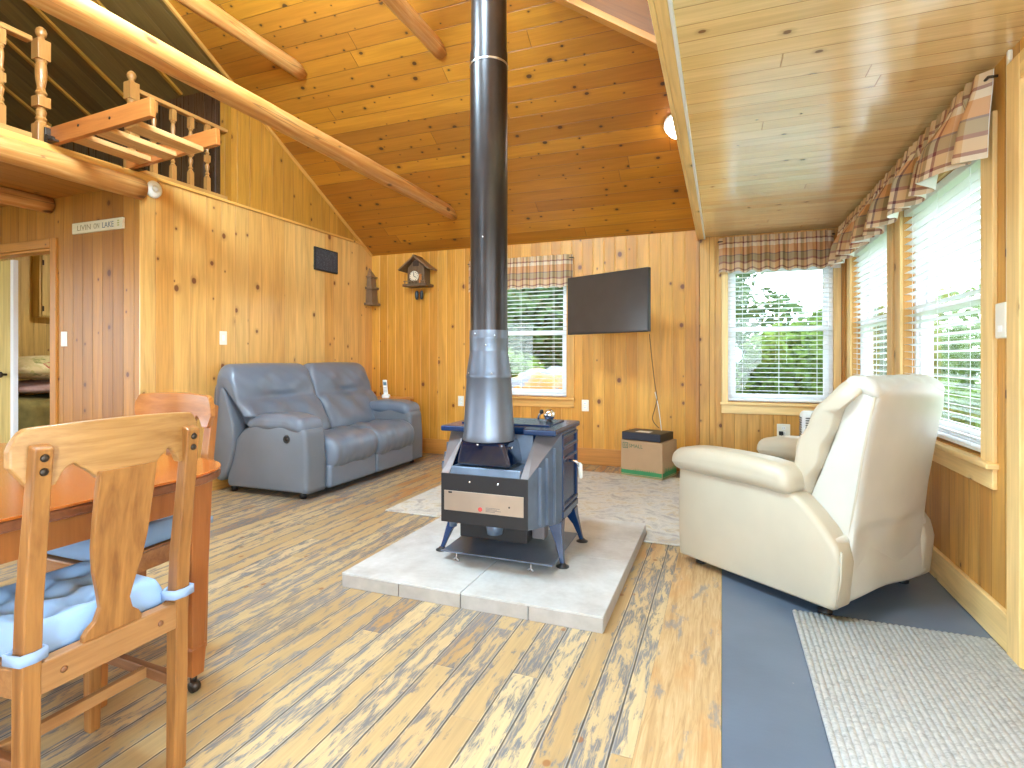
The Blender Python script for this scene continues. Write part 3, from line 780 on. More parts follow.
mb.lathe([(.008, 0), (.011, 0), (.011, .001), (.008, .001)], (-1.115, RY-.0102, .402), 20, (0, -1, 0))
mb.tube([(-1.12, RY-.0106, .397), (-1.115, RY-.0106, .408), (-1.11, RY-.0106, .397)], .0013, 5)
mb.build('maker_mark', M_red, dp)
mb = MB()
for i, (w_, z_) in enumerate(((.075, .412), (.06, .406), (.08, .4), (.05, .394))): mb.box((-1.085, RY-.0112, z_), (-1.085+w_, RY-.0102, z_+.0022))
mb.build('printed_lines', M_shieldin, dp)
MB().box((-1.29, RY-.0112, .470), (-1.27, RY-.0102, .478)).build('stamp', M_castblk, dp)
MB().box((-.965, RY-.0112, .422), (-.957, RY-.0102, .43)).build('stamp', M_castblk, dp)
# underside pieces
MB().box((-1.34, 2.70, .175), (-.95, 3.05, .268)).build('ash_pan', M_castblk, st_, bevel=.006)
MB().box((-.945, 2.76, .19), (-.875, 2.84, .29)).build('air_duct', M_shieldin, st_, bevel=.006)
MB().lathe([(0, -.03), (.04, -.03), (.045, 0), (.045, .03)], (-1.10, 2.62, .27), 20).build('clean_out_cap', M_shield, st_, smooth=True)
MB().lathe([(0, -.02), (.02, -.02), (.022, .03), (0, .03)], (-1.36, 2.66, .26), 14).build('air_control', M_shield, st_, smooth=True)
bs = MB().prism([(2.60, .118), (2.63, .112), (3.12, .125), (3.12, .130), (2.63, .118), (2.604, .124)], (-1.405, 0, 0), (0, 1, 0), (0, 0, 1), (.62, 0, 0)).build('bottom_shield', M_shield, st_)
for x in (-1.31, -.895):
    mb = MB().tube([(x, 2.602, .118), (x, 2.595, .095)], .004, 8); mb.tube([(x-.016, 2.592, .086), (x, 2.594, .098), (x+.016, 2.592, .086)], .0045, 8)
    mb.build('wing_nut', M_steel, bs, smooth=True)
for sx, fx, tx in ((-1, -1.470, -1.40), (1, -.768, -.83)):
    for fy, ty in ((2.735, 2.82), (3.155, 3.09)):
        p = [V((fx, fy, HZ+.006)), V((fx+(tx-fx)*.18, fy+(ty-fy)*.18, HZ+.05)), V((fx+(tx-fx)*.42, fy+(ty-fy)*.42, HZ+.11)), V((fx+(tx-fx)*.74, fy+(ty-fy)*.74, HZ+.165)), V((tx, ty, .29))]
        lg = MB(); rows = []
        for q_, w_ in zip(p, (.011, .013, .019, .03, .042)):
            rows.append([lg.b.verts.new(q_+V((i_*w_, j_*w_, 0))) for i_, j_ in ((-1, -1), (1, -1), (1, 1), (-1, 1))])
        for r0_, r1__ in zip(rows, rows[1:]):
            for k_ in range(4): lg.b.faces.new((r0_[k_], r0_[(k_+1) % 4], r1__[(k_+1) % 4], r1__[k_]))
        lg.b.faces.new(rows[0][::-1]); lg.b.faces.new(rows[-1])
        lo_ = lg.build('leg', M_enamel, st_, bevel=.004)
        MB().lathe([(0, 0), (.034, 0), (.034, .004), (.02, .01), (.012, .02), (0, .02)], (fx, fy, HZ+.0005), 18).build('foot', M_black, lo_, smooth=True)
bl = thing('stove_top_ornament', 'small shiny ball-shaped ornament standing on the stove top', 'ornament', (-.90, 2.93, .790))
MB().lathe([(0, 0), (.022, 0), (.022, .004), (.012, .01), (.010, .014)], (-.90, 2.93, .7905), 16).build('base', M_black, bl, smooth=True)
MB().lathe([(0, -.032)]+[(.032*math.sin(PI*i/12), -.032*math.cos(PI*i/12)) for i in range(1, 12)]+[(0, .032)], (-.90, 2.93, .833), 20).build('ball', M_chrome, bl, smooth=True)

# stove pipe
def pipe_mat(name, a, b, rough):
    t = NT(name); o = t.obj(); n = t.noise(o, 4., 3)
    return t.fin(t.ramp(n, [(.3, a), (.7, b)]), rough, .85)
M_pipeT = pipe_mat('dark_bronze_pipe', c8(56, 52, 52), c8(70, 65, 65), .33)
M_pipeL = pipe_mat('grey_steel_pipe', c8(104, 110, 122), c8(122, 128, 140), .42)
PX, PY = -1.113, 2.575
sp = thing('stove_pipe', 'tall dark metal stove pipe rising from the wood stove to the ceiling', 'stove pipe', (PX, PY, .735))
def seg(name, prof, m, par=sp): return MB().lathe(prof, (PX, PY, 0), 40).build(name, m, par, smooth=True, bevel=0)
def smooth_lathe(o):
    md = o.modifiers.new('Edge', 'EDGE_SPLIT'); md.split_angle = R(40); return o
smooth_lathe(seg('upper_pipe', [(.0, 4.2), (.091, 4.2), (.091, 2.70), (.0, 2.70)][::-1], M_pipeT))
smooth_lathe(seg('lower_pipe', [(0, 1.18), (.095, 1.18), (.095, 1.80), (.0955, 2.64), (.0955, 2.70), (0, 2.70)], M_pipeT))
smooth_lathe(seg('joint_band', [(.0957, 2.632), (.0985, 2.634), (.0985, 2.642), (.0957, 2.644)], M_steel))
smooth_lathe(seg('collar_band', [(0, 1.185), (.099, 1.185), (.099, 1.245), (.1005, 1.25), (.099, 1.255), (.099, 1.29), (0, 1.29)], M_pipeL))
smooth_lathe(seg('flared_shield', [(0, .735), (.134, .735), (.136, .742), (.130, .77), (.122, .90), (.114, 1.045), (.116, 1.05), (.116, 1.065), (.114, 1.07), (.113, 1.085), (.098, 1.175), (.096, 1.19), (0, 1.19)], M_pipeL))
for a, z, r in ((250, 1.272, .0995), (285, 1.215, .0995), (275, 1.75, .0965), (300, 1.075, .114), (232, 1.075, .114), (310, 1.262, .0995)):
    c = V((PX+r*math.cos(R(a)), PY+r*math.sin(R(a)), z))
    MB().lathe([(0, 0), (.004, .0005), (.004, .003), (0, .004)], c, 8, (math.cos(R(a)), math.sin(R(a)), 0)).build('screw', M_steel, sp, smooth=True)

# ------------------------------------------------------------------ loveseat (faces +x)
M_grey = leather('grey_blue_leather', c8(112, 122, 138), .30, 6., .03)
M_greyd = leather('grey_side_leather', c8(108, 114, 124), .4)
LX0, LX1, LY0, LY1 = -4.07, -3.10, 3.50, 5.34
ls = thing('loveseat', 'grey leather two-seat reclining loveseat against the light pine wall', 'sofa', ((LX0+LX1)/2, (LY0+LY1)/2, 0))
def arc(cx, cz, r, a0, a1, n): return [(cx+r*math.cos(R(a0+(a1-a0)*i/n)), cz+r*math.sin(R(a0+(a1-a0)*i/n))) for i in range(n+1)]
def resamp(pts, n):
    pts = [V((p[0], p[1], 0)) for p in pts]; pts.append(pts[0])
    L = [0]
    for a, b in zip(pts, pts[1:]): L.append(L[-1]+(b-a).length)
    out = []; j = 0
    for i in range(n):
        d = L[-1]*i/n
        while L[j+1] < d: j += 1
        f_ = (d-L[j])/max(1e-9, L[j+1]-L[j]); p = pts[j].lerp(pts[j+1], f_); out.append((p.x, p.y))
    return out
def smoothp(pts, it=2):
    for _ in range(it):
        q = []
        n = len(pts)
        for i in range(n):
            a, b = pts[i], pts[(i+1) % n]
            q += [(a[0]*.75+b[0]*.25, a[1]*.75+b[1]*.25), (a[0]*.25+b[0]*.75, a[1]*.25+b[1]*.75)]
        pts = q
    return pts
AW = .25
side = smoothp([(-3.10, .05), (-3.10, .30), (-3.11, .565), (-3.25, .60), (-3.62, .60), (-3.78, .56), (-3.88, .44), (-3.93, .28), (-3.97, .10), (-3.96, .05), (-3.55, .05)], 2)
# keep the front corner crisp
side = [(-3.10, .055), (-3.10, .32), (-3.118, .555), (-3.15, .585), (-3.3, .60), (-3.56, .60), (-3.68, .585), (-3.78, .545), (-3.85, .47), (-3.90, .36), (-3.94, .2), (-3.965, .09), (-3.95, .055), (-3.5, .055)]
for ya, yb, nm in ((LY0, LY0+AW, 'near'), (LY1-AW, LY1, 'far')):
    ar = MB().puff(resamp(side, 70), ya, yb, .035, 5, 4).build('arm', M_greyd, ls, smooth=True)
    def fn(p, q):
        sx = q.x                       # -1 back .. 1 front
        p.z += .018*math.cos(q.x*PI/2)*(1 if q.z > 0 else .2) - (.10*max(0, -sx-.55)**1.3 if q.z > 0 else 0)
        p.z -= .05*max(0, sx-.55)
        p.y += .012*math.sin(q.x*7)*(abs(q.y) > .6)
        return p
    MB().rbox((-3.74, ya-.012, .545), (-3.135, yb+.014, .672), .058, 8, 4, fn).build('arm_pad', M_grey, ar, smooth=True, sub=1)
MB().lathe([(0, .004), (.022, .004), (.03, .008), (.034, .002), (.034, 0), (0, 0)], (-3.30, LY0-.001, .49), 20, (0, -1, 0)).build('recline_handle', M_black, ls, smooth=True)
MB().lathe([(0, .0), (.018, .0), (.018, .004), (0, .005)], (-3.30, LY0-.004, .49), 16, (0, -1, 0)).build('handle_cup', M_brass, ls, smooth=True)
YM = (LY0+LY1)/2
for ya, yb in ((LY0+AW+.005, YM-.004), (YM+.004, LY1-AW-.005)):
    # seat: rolls over the front edge
    prof = smoothp([(-3.62, .30), (-3.62, .46), (-3.35, .495), (-3.16, .485), (-3.055, .44), (-3.03, .36), (-3.05, .26), (-3.10, .20), (-3.14, .22), (-3.2, .28)], 3)
    def sn(mb_):
        for v in mb_.b.verts:
            v.co.x += (.008*math.sin(v.co.y*63)+.004*math.sin(v.co.y*107+v.co.z*9))*max(0, v.co.x+3.25)*4
            v.co.z += .008*math.sin(v.co.y*21+v.co.x*17)
    mb = MB().puff(resamp(prof, 64), ya, yb, .055, 16, 5, .015); sn(mb)
    mb.build('seat_cushion', M_grey, ls, smooth=True)
    MB().rbox((-3.16, ya, .05), (-3.075, yb, .25), .03, 5, 3).build('footrest_panel', M_grey, ls, smooth=True)
for k, (ya, yb) in enumerate(((LY0-.045, YM-.006), (YM+.006, LY1+.005))):
    # backrest: head roll above, lumbar below, tuck between
    prof = [(-4.06, .30), (-4.06, .80), (-4.055, 1.0), (-4.03, 1.075), (-3.97, 1.10), (-3.90, 1.085), (-3.835, 1.02), (-3.80, .93), (-3.785, .84), (-3.775, .795), (-3.765, .785), (-3.735, .77), (-3.68, .70), (-3.62, .60), (-3.575, .52), (-3.56, .45), (-3.60, .40), (-3.75, .30)]
    mb = MB().puff(resamp(smoothp(prof, 2), 90), ya, yb, .085, 18, 7, .02)
    yc = (ya+yb)/2
    for v in mb.b.verts:
        t_ = (v.co.y-yc)/(yb-ya)*2
        if v.co.x > -3.95:
            # middle tuck, puckered
            z0 = .80; dz = v.co.z-z0
            v.co.x -= .035*math.exp(-(dz/.035)**2)*math.exp(-(t_/.42)**4)
            v.co.x += (.014*math.sin(t_*9+v.co.z*14)+.006*math.sin(t_*23-v.co.z*31))*math.exp(-((dz+.1)/.14)**2)
            v.co.x += (.014*math.cos(t_*6-v.co.z*10)+.006*math.sin(t_*17+v.co.z*40))*math.exp(-((dz-.14)/.1)**2)
        if abs(t_) > .55 and v.co.z < .66: # narrower between the arms
            k_ = max(0., min(1., (.66-v.co.z)/.05))
            if (t_ < 0 and k == 0): v.co.y = v.co.y+(max(v.co.y, LY0+AW-.03)-v.co.y)*k_
            if (t_ > 0 and k == 1): v.co.y = v.co.y+(min(v.co.y, LY1-AW+.03)-v.co.y)*k_
    mb.build('backrest', M_grey, ls, smooth=True)
MB().rbox((-4.05, LY0+.10, .06), (-3.2, LY1-.10, .30), .03, 3, 2).build('base_frame', M_greyd, ls, smooth=True)
# wing behind each arm
for ya, yb in ((LY0-.035, LY0+.11), (LY1-.11, LY1+.0)):
    prof = [(-4.072, .10), (-4.072, .90), (-4.02, .97), (-3.95, .90), (-3.89, .72), (-3.83, .55), (-3.86, .3), (-3.96, .1)]
    MB().puff(resamp(smoothp(prof, 2), 50), ya, yb, .03, 3, 4).build('wing', M_greyd, ls, smooth=True)
for x in (-3.95, -3.2):
    for y in (LY0+.08, LY1-.08):
        MB().lathe([(0, 0), (.025, 0), (.028, .06), (0, .06)], (x, y, .0005), 12).build('foot', M_black, ls, smooth=True)

# ------------------------------------------------------------------ recliner
M_cream = leather('cream_leather', c8(192, 181, 160), .38, 7.)
M_creamlit = leather('cream_lit_leather', c8(202, 198, 188), .36, 5.)  # lighter copy of the cream leather, light on the rear painted in
ang = math.atan2(.63, -.776)
rc = thing('recliner', 'cream leather recliner seen from behind beside the sunroom windows', 'armchair', (.37, 3.31, 0), ang)
HW = .43
# side panels with arm; local x forward, y left (left = near the camera)
sidep = [(.43, .04), (.44, .30), (.43, .53), (.38, .555), (0.03, .548), (-.18, .545), (-.27, .525), (-.34, .47), (-.41, .40), (-.46, .33), (-.476, .26), (-.455, .055), (-.2, .05), (.1, .043)]
for ya, yb in ((HW-.13, HW), (-HW, -HW+.13)):
    s_ = MB().puff(resamp(sidep, 70), ya, yb, .028, 3, 4).build('side_panel', M_cream, rc, smooth=True, world=False)
    def fa(p, q):
        p.z += .016*math.cos(q.x*1.4)*(q.z > 0)
        p.z -= .06*max(0, q.x-.6)*(q.z > -.2)
        p.z -= .07*max(0, -q.x-.72)
        return p
    yo = .035 if ya > 0 else -.035
    MB().rbox((-.265, min(ya, yb)-.035+ (yo*.5), .522), (.465, max(ya, yb)+.035+(yo*.3), .655), .06, 8, 4, fa).build('arm_pad', M_cream, s_, smooth=True, world=False, sub=1)
MB().rbox((-.10, -HW+.14, .30), (.42, HW-.14, .50), .07, 8, 4).build('seat_cushion', M_cream, rc, smooth=True, world=False)
MB().rbox((.38, -HW+.13, .05), (.455, HW-.13, .42), .035, 6, 3).build('footrest_panel', M_cream, rc, smooth=True, world=False)
MB().rbox((-.40, -HW+.10, .09), (.38, HW-.10, .31), .03, 4, 2).build('base_frame', M_creamlit, rc, smooth=True, world=False)
# rear skirt (lower back cover)
def fs(p, q):
    p.x += -.006*math.sin(q.y*5)*(q.x < 0) - .008*math.cos(q.y*1.4)*(q.x < 0)
    if q.z < -.5: p.z += .012*math.sin(q.y*4+1)
    return p
MB().rbox((-.452, -HW+.05, .07), (-.36, HW-.012, .37), .03, 10, 4, fs).build('rear_skirt', M_creamlit, rc, smooth=True, world=False, sub=1)
# backrest shell: leaning, narrower than the arms
BW = .315
bk = [(-.452, .17), (-.468, .30), (-.495, .55), (-.535, .80), (-.56, .93), (-.565, .99), (-.545, 1.035), (-.51, 1.055), (-.46, 1.045), (-.435, .96), (-.36, .74), (-.262, .49), (-.23, .40), (-.27, .26)]
mb = MB().puff(resamp(bk, 90), -BW, BW, .04, 14, 6)
for v in mb.b.verts:
    t_ = v.co.y/BW
    if v.co.x < -.36: v.co.x -= .018*(1-t_*t_)*(v.co.z > .4)
    if v.co.z > .93:
        v.co.y *= 1-.05*(v.co.z-.93)/.12
    k_ = math.exp(-((v.co.z-.36)/.08)**2)
    if v.co.x < -.3: v.co.x -= .008*math.cos(t_*5)*k_
mb.build('backrest', M_creamlit, rc, smooth=True, world=False)
# wedge side facing panels, piping seams
for sg in (-1, 1):
    mb = MB().tube([(-.552, sg*(BW-.012), .985), (-.545, sg*(BW-.004), .93), (-.507, sg*(BW-.003), .72), (-.476, sg*(BW-.003), .52), (-.447, sg*(BW-.006), .36)], .006, 8)
    mb.build('piping', M_cream, rc, smooth=True, world=False)
    if sg < 0: continue
    mb = MB().tube([(-.475, sg*(HW-.014), .32), (-.472, sg*(HW-.014), .2), (-.453, sg*(HW-.016), .07)], .005, 8)
    mb.build('piping', M_cream, rc, smooth=True, world=False)
# front pillow with puffy rolled edges
fp = [(-.51, 1.052), (-.45, 1.068), (-.375, 1.02), (-.295, .92), (-.225, .79), (-.185, .67), (-.165, .55), (-.18, .485), (-.225, .465), (-.27, .50), (-.335, .66), (-.41, .86), (-.47, .98), (-.525, 1.03)]
mb = MB().puff(resamp(smoothp(fp, 2), 80), -BW-.035, BW+.035, .085, 14, 7, .02)
for v in mb.b.verts:
    v.co += V((1, 0, .4))*.006*math.sin(v.co.z*40+v.co.y*9)*(abs(v.co.y) > BW-.06)
mb.build('back_cushion', M_cream, rc, smooth=True, world=False)
# gathered top cap
def ft(p, q):
    p.z += .010*math.sin(q.y*16)*(q.z > .3)*(1-abs(q.y)*.4)
    p.z -= .035*max(0, -q.x-.2)
    return p
MB().rbox((-.568, -BW-.004, .985), (-.42, BW+.004, 1.068), .04, 14, 4, ft).build('head_cap', M_creamlit, rc, smooth=True, world=False, sub=1)
for x in (-.36, .34):
    for y in (-.34, .34):
        MB().lathe([(0, 0), (.03, 0), (.03, .012), (.014, .02), (.012, .075), (0, .075)], (x, y, .0008), 12).build('foot', M_black, rc, smooth=True, world=False)
# ------------------------------------------------------------------ dining table and chairs
M_oak = wood('worn_oak', c8(116, 70, 30), c8(168, 114, 58), 2, .4)
M_oakx = wood('worn_oak_crest', c8(140, 94, 46), c8(184, 138, 82), 1, .42)
M_oakr = wood('worn_oak_rail', c8(132, 86, 46), c8(168, 120, 72), 1, .4)
M_oakd = wood('dark_oak_rail', c8(104, 64, 36), c8(140, 90, 54), 0, .45)
M_cherry = wood('glossy_orange_tabletop', c8(150, 74, 20), c8(178, 96, 34), 0, .2, coat=.6)
M_cherryd = wood('table_edge_wood', c8(104, 58, 34), c8(134, 80, 48), 0, .3)
M_cherryl = wood('orange_table_leg', c8(140, 78, 32), c8(166, 98, 46), 2, .3)
M_blue_cl = plain('light_blue_cotton', c8(138, 164, 196), .8, var=.05, bump=.25, bscale=500.)
M_bluetie = plain('pale_blue_tie', c8(142, 162, 194), .8, var=.04)
TZ = .772
TX1, TY1, TX0, TY0, TRr = -1.575, 1.515, -3.1, .45, .26
tb = thing('dining_table', 'orange varnished wooden dining table at the left edge', 'table', (-2.3, 1.0, 0))
def rrect(x0, y0, x1, y1, r, n=10):
    out = []
    for cx, cy, a in ((x1-r, y1-r, 0), (x0+r, y1-r, 90), (x0+r, y0+r, 180), (x1-r, y0+r, 270)):
        out += [(cx+r*math.cos(R(a+90*i/n)), cy+r*math.sin(R(a+90*i/n))) for i in range(n+1)]
    return out
MB().prism(rrect(TX0, TY0, TX1, TY1, TRr), (0, 0, TZ-.008), (1, 0, 0), (0, 1, 0), (0, 0, .008)).build('tabletop', M_cherry, tb, bevel=.003)
MB().prism(rrect(TX0+.001, TY0+.001, TX1-.001, TY1-.001, TRr), (0, 0, TZ-.036), (1, 0, 0), (0, 1, 0), (0, 0, .0275)).build('top_edge', M_cherryd, tb, bevel=.006)
ap = MB()
x0, y0, x1, y1 = TX0+.1, TY0+.10, TX1-.075, TY1-.075
o_ = rrect(x0, y0, x1, y1, .2); i_ = rrect(x0+.022, y0+.022, x1-.022, y1-.022, .18)
for k in range(len(o_)):
    a, b = o_[k], o_[(k+1) % len(o_)]; c, d2 = i_[(k+1) % len(o_)], i_[k]
    va = [ap.b.verts.new((p[0], p[1], TZ-.128)) for p in (a, b, c, d2)]; vb = [ap.b.verts.new((p[0], p[1], TZ-.037)) for p in (a, b, c, d2)]
    ap.b.faces.new(va[::-1]); ap.b.faces.new(vb)
    for j in range(4): ap.b.faces.new((va[j], va[(j+1) % 4], vb[(j+1) % 4], vb[j]))
bmesh.ops.remove_doubles(ap.b, verts=ap.b.verts[:], dist=1e-5)
ap.build('apron', M_cherryl, tb)
for lx, ly in ((-1.70, 1.37), (-2.95, 1.37), (-1.70, .60), (-2.95, .60)):
    lg = MB().bar((lx, ly, TZ-.04), (lx, ly, .16), .085, .085, up=(0, 1, 0), w2=.052, h2=.052).build('leg', M_cherryl, tb, bevel=.005)
    mb = MB().bar((lx, ly, .165), (lx, ly, .158), .058, .058, up=(0, 1, 0)); mb.bar((lx, ly, .158), (lx, ly, .062), .056, .056, up=(0, 1, 0), w2=.046, h2=.046)
    mb.build('foot_block', M_cherryl, lg, bevel=.004)
    mb = MB().tube([(lx, ly, .063), (lx, ly, .036)], .012, 10); mb.lathe([(0, -.012), (.018, -.012), (.02, 0), (.018, .012), (0, .012)], (lx+.004, ly, .0205), 16, (0, 1, 0))
    mb.build('caster', M_brass, lg, smooth=True)

M_var = wood('orange_varnished_oak', c8(146, 86, 36), c8(180, 118, 58), 2, .28, coat=.4)
M_varx = wood('orange_varnished_crest', c8(150, 90, 38), c8(184, 122, 60), 1, .28, coat=.4)
def make_chair(name, label, loc, rz, group, M_oak=M_oak, M_oakx=M_oakx, M_oakr=M_oakr):
    t = thing(name, label, 'chair', loc, rz, group)
    B = lambda mb, nm, m, **k: mb.build(nm, m, t if 'par' not in k else k.pop('par'), world=False, **k)
    # rear posts: raked above the seat and splayed below
    for sg in (-1, 1):
        y = sg*.178
        mb = MB()
        pts = [(-.225, .0), (-.195, .25), (-.185, .45), (-.195, .62), (-.235, .955)]
        w = .037
        prof = [(x-w/2, z) for x, z in pts]+[(x+w/2, z) for x, z in pts[::-1]]
        prof = [(-.198, 0), (-.204, .25), (-.207, .45), (-.216, .62), (-.252, .955), (-.226, .965), (-.178, .62), (-.167, .45), (-.166, .25), (-.164, 0)]
        mb.prism(prof, (0, y-.019, 0), (1, 0, 0), (0, 0, 1), (0, .038, 0))
        p = B(mb, 'rear_post', M_oak, bevel=.004)
        for z in (.905, .935):
            xx = -.2455+(.935-z)*-.1*-1
            MB().lathe([(0, .004), (.007, .003), (.009, 0), (0, 0)], (-.213-(z-.45)*.078, y, z), 12, (-1, 0, 0)).build('bolt', M_brass, p, world=False, smooth=True)
    # bowed crest rail with two arches underneath
    n = 48; W2 = .222
    mb = MB(); rows = []
    for i in range(n+1):
        y = -W2+2*W2*i/n; a = abs(y)
        top = 1.006-.010*(a/W2)**2 - (.045*max(0, (a-.190)/.032)**2.2)
        bot = .895
        if a < .070: bot = .868
        elif a < .145: bot = .868+.045*math.sin(PI*min(1, (a-.070)/.075)*.5)**.6 if a < .108 else .868+.045*math.sin(PI*(1-(a-.108)/.037)*.5)**.6
        else: bot = .868 if a < .190 else .868+.05*((a-.190)/.032)
        x = -.222-.035*(1-(y/W2)**2)+.02
        rows.append([mb.b.verts.new((x+dx+.012*(z-.9), y, z)) for dx, z in ((-.011, bot), (-.011, top), (.011, top), (.011, bot))])
    for a_, b_ in zip(rows, rows[1:]):
        for j in range(4): mb.b.faces.new((a_[j], a_[(j+1) % 4], b_[(j+1) % 4], b_[j]))
    mb.b.faces.new(rows[0][::-1]); mb.b.faces.new(rows[-1])
    B(mb, 'crest_rail', M_oakx, bevel=.004)
    # vase splat
    zs = [(.472, .070), (.487, .070), (.50, .062), (.515, .045), (.545, .036), (.585, .044), (.64, .058), (.70, .066), (.76, .068), (.82, .069), (.885, .069)]
    mb = MB(); rows = []
    for z, hw in zs:
        x = -.19-.06*max(0, (z-.48)/.41)**1.2
        rows.append([mb.b.verts.new((x+dx, y, z)) for dx, y in ((-.008, -hw), (-.008, hw), (.008, hw), (.008, -hw))])
    for a_, b_ in zip(rows, rows[1:]):
        for j in range(4): mb.b.faces.new((a_[j], a_[(j+1) % 4], b_[(j+1) % 4], b_[j]))
    mb.b.faces.new(rows[0][::-1]); mb.b.faces.new(rows[-1])
    B(mb, 'splat', M_oak, bevel=.003)
    # seat frame
    mb = MB().box((-.205, -.162, .405), (-.170, .162, .476)); r = B(mb, 'rear_rail', M_oakr, bevel=.004)
    for y in (-.115, .115):
        MB().lathe([(0, .004), (.006, .003), (.008, 0), (0, 0)], (-.2052, y, .44), 10, (-1, 0, 0)).build('screw', M_oakd, r, world=False, smooth=True)
    for sg in (-1, 1):
        B(MB().bar((-.18, sg*.165, .425), (.20, sg*.20, .425), .024, .065), 'side_rail', M_oakr, bevel=.003)
        mb = MB().bar((.205, sg*.198, .455), (.21, sg*.20, .0), .042, .042, up=(0, 1, 0), w2=.032, h2=.032)
        B(mb, 'front_leg', M_oak, bevel=.005)
        B(MB().bar((-.195, sg*.178, .25), (.20, sg*.195, .25), .022, .032), 'side_stretcher', M_oakd, bevel=.003)
    B(MB().box((.195, -.18, .39), (.218, .18, .455)), 'front_rail', M_oakr, bevel=.003)
    B(MB().bar((-.06, -.178, .25), (-.06, .178, .25), .02, .03), 'cross_stretcher', M_oakr, bevel=.003)
    B(MB().prism([(-.165, -.165), (-.165, .165), (.225, .21), (.225, -.21)], (0, 0, .448), (1, 0, 0), (0, 1, 0), (0, 0, .014)), 'seat', M_oakr, bevel=.004)
    return t
def make_cushion(name, label, loc, rz, group):
    t = thing(name, label, 'cushion', loc, rz, group)
    n = 30; mb = MB(); z0 = .463
    def hgt(u, w):
        e = min(1., (1-abs(u))*7)*min(1., (1-abs(w))*7)
        e = math.sqrt(max(0., e))
        b = 1.
        for bu in (-.5, 0, .5):
            for bw in (-.5, 0, .5):
                b -= .55*math.exp(-(((u-bu)/.17)**2+((w-bw)/.17)**2))
        return .012+.066*e*max(.35, b)
    top, bot = [], []
    for i in range(n+1):
        rt, rb = [], []
        for j in range(n+1):
            u, w = -1+2*i/n, -1+2*j/n
            x = .025+.195*u; y = (.188+.018*u)*w
            x *= 1-.02*w*w
            if j in (0, n) or i in (0, n):
                vv = mb.b.verts.new((x, y, z0+.016)); rt.append(vv); rb.append(vv)
            else:
                rt.append(mb.b.verts.new((x, y, z0+hgt(u, w)))); rb.append(mb.b.verts.new((x, y, z0+.002)))
        top.append(rt); bot.append(rb)
    for i in range(n):
        for j in range(n):
            mb.b.faces.new((top[i][j], top[i+1][j], top[i+1][j+1], top[i][j+1]))
            q = (bot[i][j], bot[i][j+1], bot[i+1][j+1], bot[i+1][j])
            mb.b.faces.new(q)
    mb.build('pad', M_blue_cl, t, world=False, smooth=True, sub=1)
    for sg in (-1, 1):
        # tie wrapped round the rear post
        yc = sg*.178; h = .024
        pth = [(-.155, yc-sg*.025, .49), (-.178, yc-sg*.03, .497), (-.21, yc-sg*.026, .50), (-.217, yc, .501), (-.214, yc+sg*.026, .502), (-.165, yc+sg*.03, .50), (-.155, yc+sg*.002, .498), (-.16, yc-sg*.02, .495)]
        mb = MB(); rows = []
        for x, y, z in pth: rows.append((mb.b.verts.new((x, y, z-h/2)), mb.b.verts.new((x, y, z+h/2))))
        for a_, b_ in zip(rows, rows[1:]): mb.b.faces.new((a_[0], b_[0], b_[1], a_[1]))
        mb.build('tie', M_bluetie, t, world=False, smooth=True, solid=.006)
    return t
CH = 'wooden dining chairs at the table'
make_chair('dining_chair', 'worn oak dining chair seen from behind in the lower left corner', (-1.607, .917, 0), PI, CH)
make_cushion('seat_cushion', 'tufted light blue seat cushion on the nearest dining chair', (-1.607, .917, 0), PI, 'tufted blue seat cushions')
make_chair('dining_chair', 'orange varnished dining chair on the far side of the table, in front of the loveseat', (-2.115, 1.41, 0), -PI/2, CH, M_var, M_varx, M_varx)
make_cushion('seat_cushion', 'light blue seat cushion under the far edge of the table', (-2.115, 1.41, 0), -PI/2, 'tufted blue seat cushions')

# ------------------------------------------------------------------ rugs
def rug_mat():
    t = NT('faded_grey_rug'); o = t.obj()
    a = t.noise(o, 7., 6, .7, .6); b = t.noise(o, 2., 3); c = t.noise(o, 220., 2)
    col = t.ramp(a, [(.36, c8(168, 162, 156)), (.46, c8(196, 190, 182)), (.53, c8(208, 202, 192)), (.6, c8(196, 180, 152)), (.68, c8(176, 172, 172))])
    col = t.mix(t.ss(b, .45, .7, 0., .35), col, c8(190, 192, 196))
    k = t.lin(c, .3, .7, .9, 1.08)
    col = t.mix(1., col, t.n('ShaderNodeCombineColor', {0: k, 1: k, 2: k}).outputs[0], 'MULTIPLY')
    return t.fin(col, .95, 0., t.bump(c, .6, .004))
M_rug = rug_mat()
mb = MB()
RGX0, RGX1, RGY0, RGY1 = -2.36, .0, 3.655, 5.42
# the hearth sits on the rug's near edge: a notch leaves room for it
pts = [(-2.36, 3.50), (HX0-.004, 3.49), (HX0-.004, HY1+.004), (HX1+.004, HY1+.004), (HX1+.004, 3.485), (.02, 3.48), (.02, 5.42), (-2.36, 5.42)]
mb.prism(pts, (0, 0, .0015), (1, 0, 0), (0, 1, 0), (0, 0, .011))
tag(mb.build('area_rug', M_rug, bevel=.004), 'faded grey patterned area rug lying behind the hearth', 'rug')
def mat_mat():
    t = NT('grey_ribbed_wool'); o = t.obj(); x, y, z = t.sep(o)
    n = t.noise(o, 60., 4, .7)
    w = t.noise(t.xyz(t.m_('MULTIPLY', x, 30.), t.m_('MULTIPLY', y, 130.), 0.), 1., 2)
    col = t.ramp(t.m_('ADD', t.m_('MULTIPLY', n, .6), t.m_('MULTIPLY', w, .4)), [(.35, c8(176, 184, 190)), (.5, c8(216, 222, 227)), (.66, c8(234, 238, 240))])
    return t.fin(col, .95, 0., t.bump(t.m_('ADD', n, w), .7, .006))
M_mat = mat_mat()
mb = MB(); X0, X1, Y0, Y1 = .298, 1.03, -.4, 2.775; nx = 34*8; P = .0215
gx = [X0+(X1-X0)*i/nx for i in range(nx+1)]
rows = []
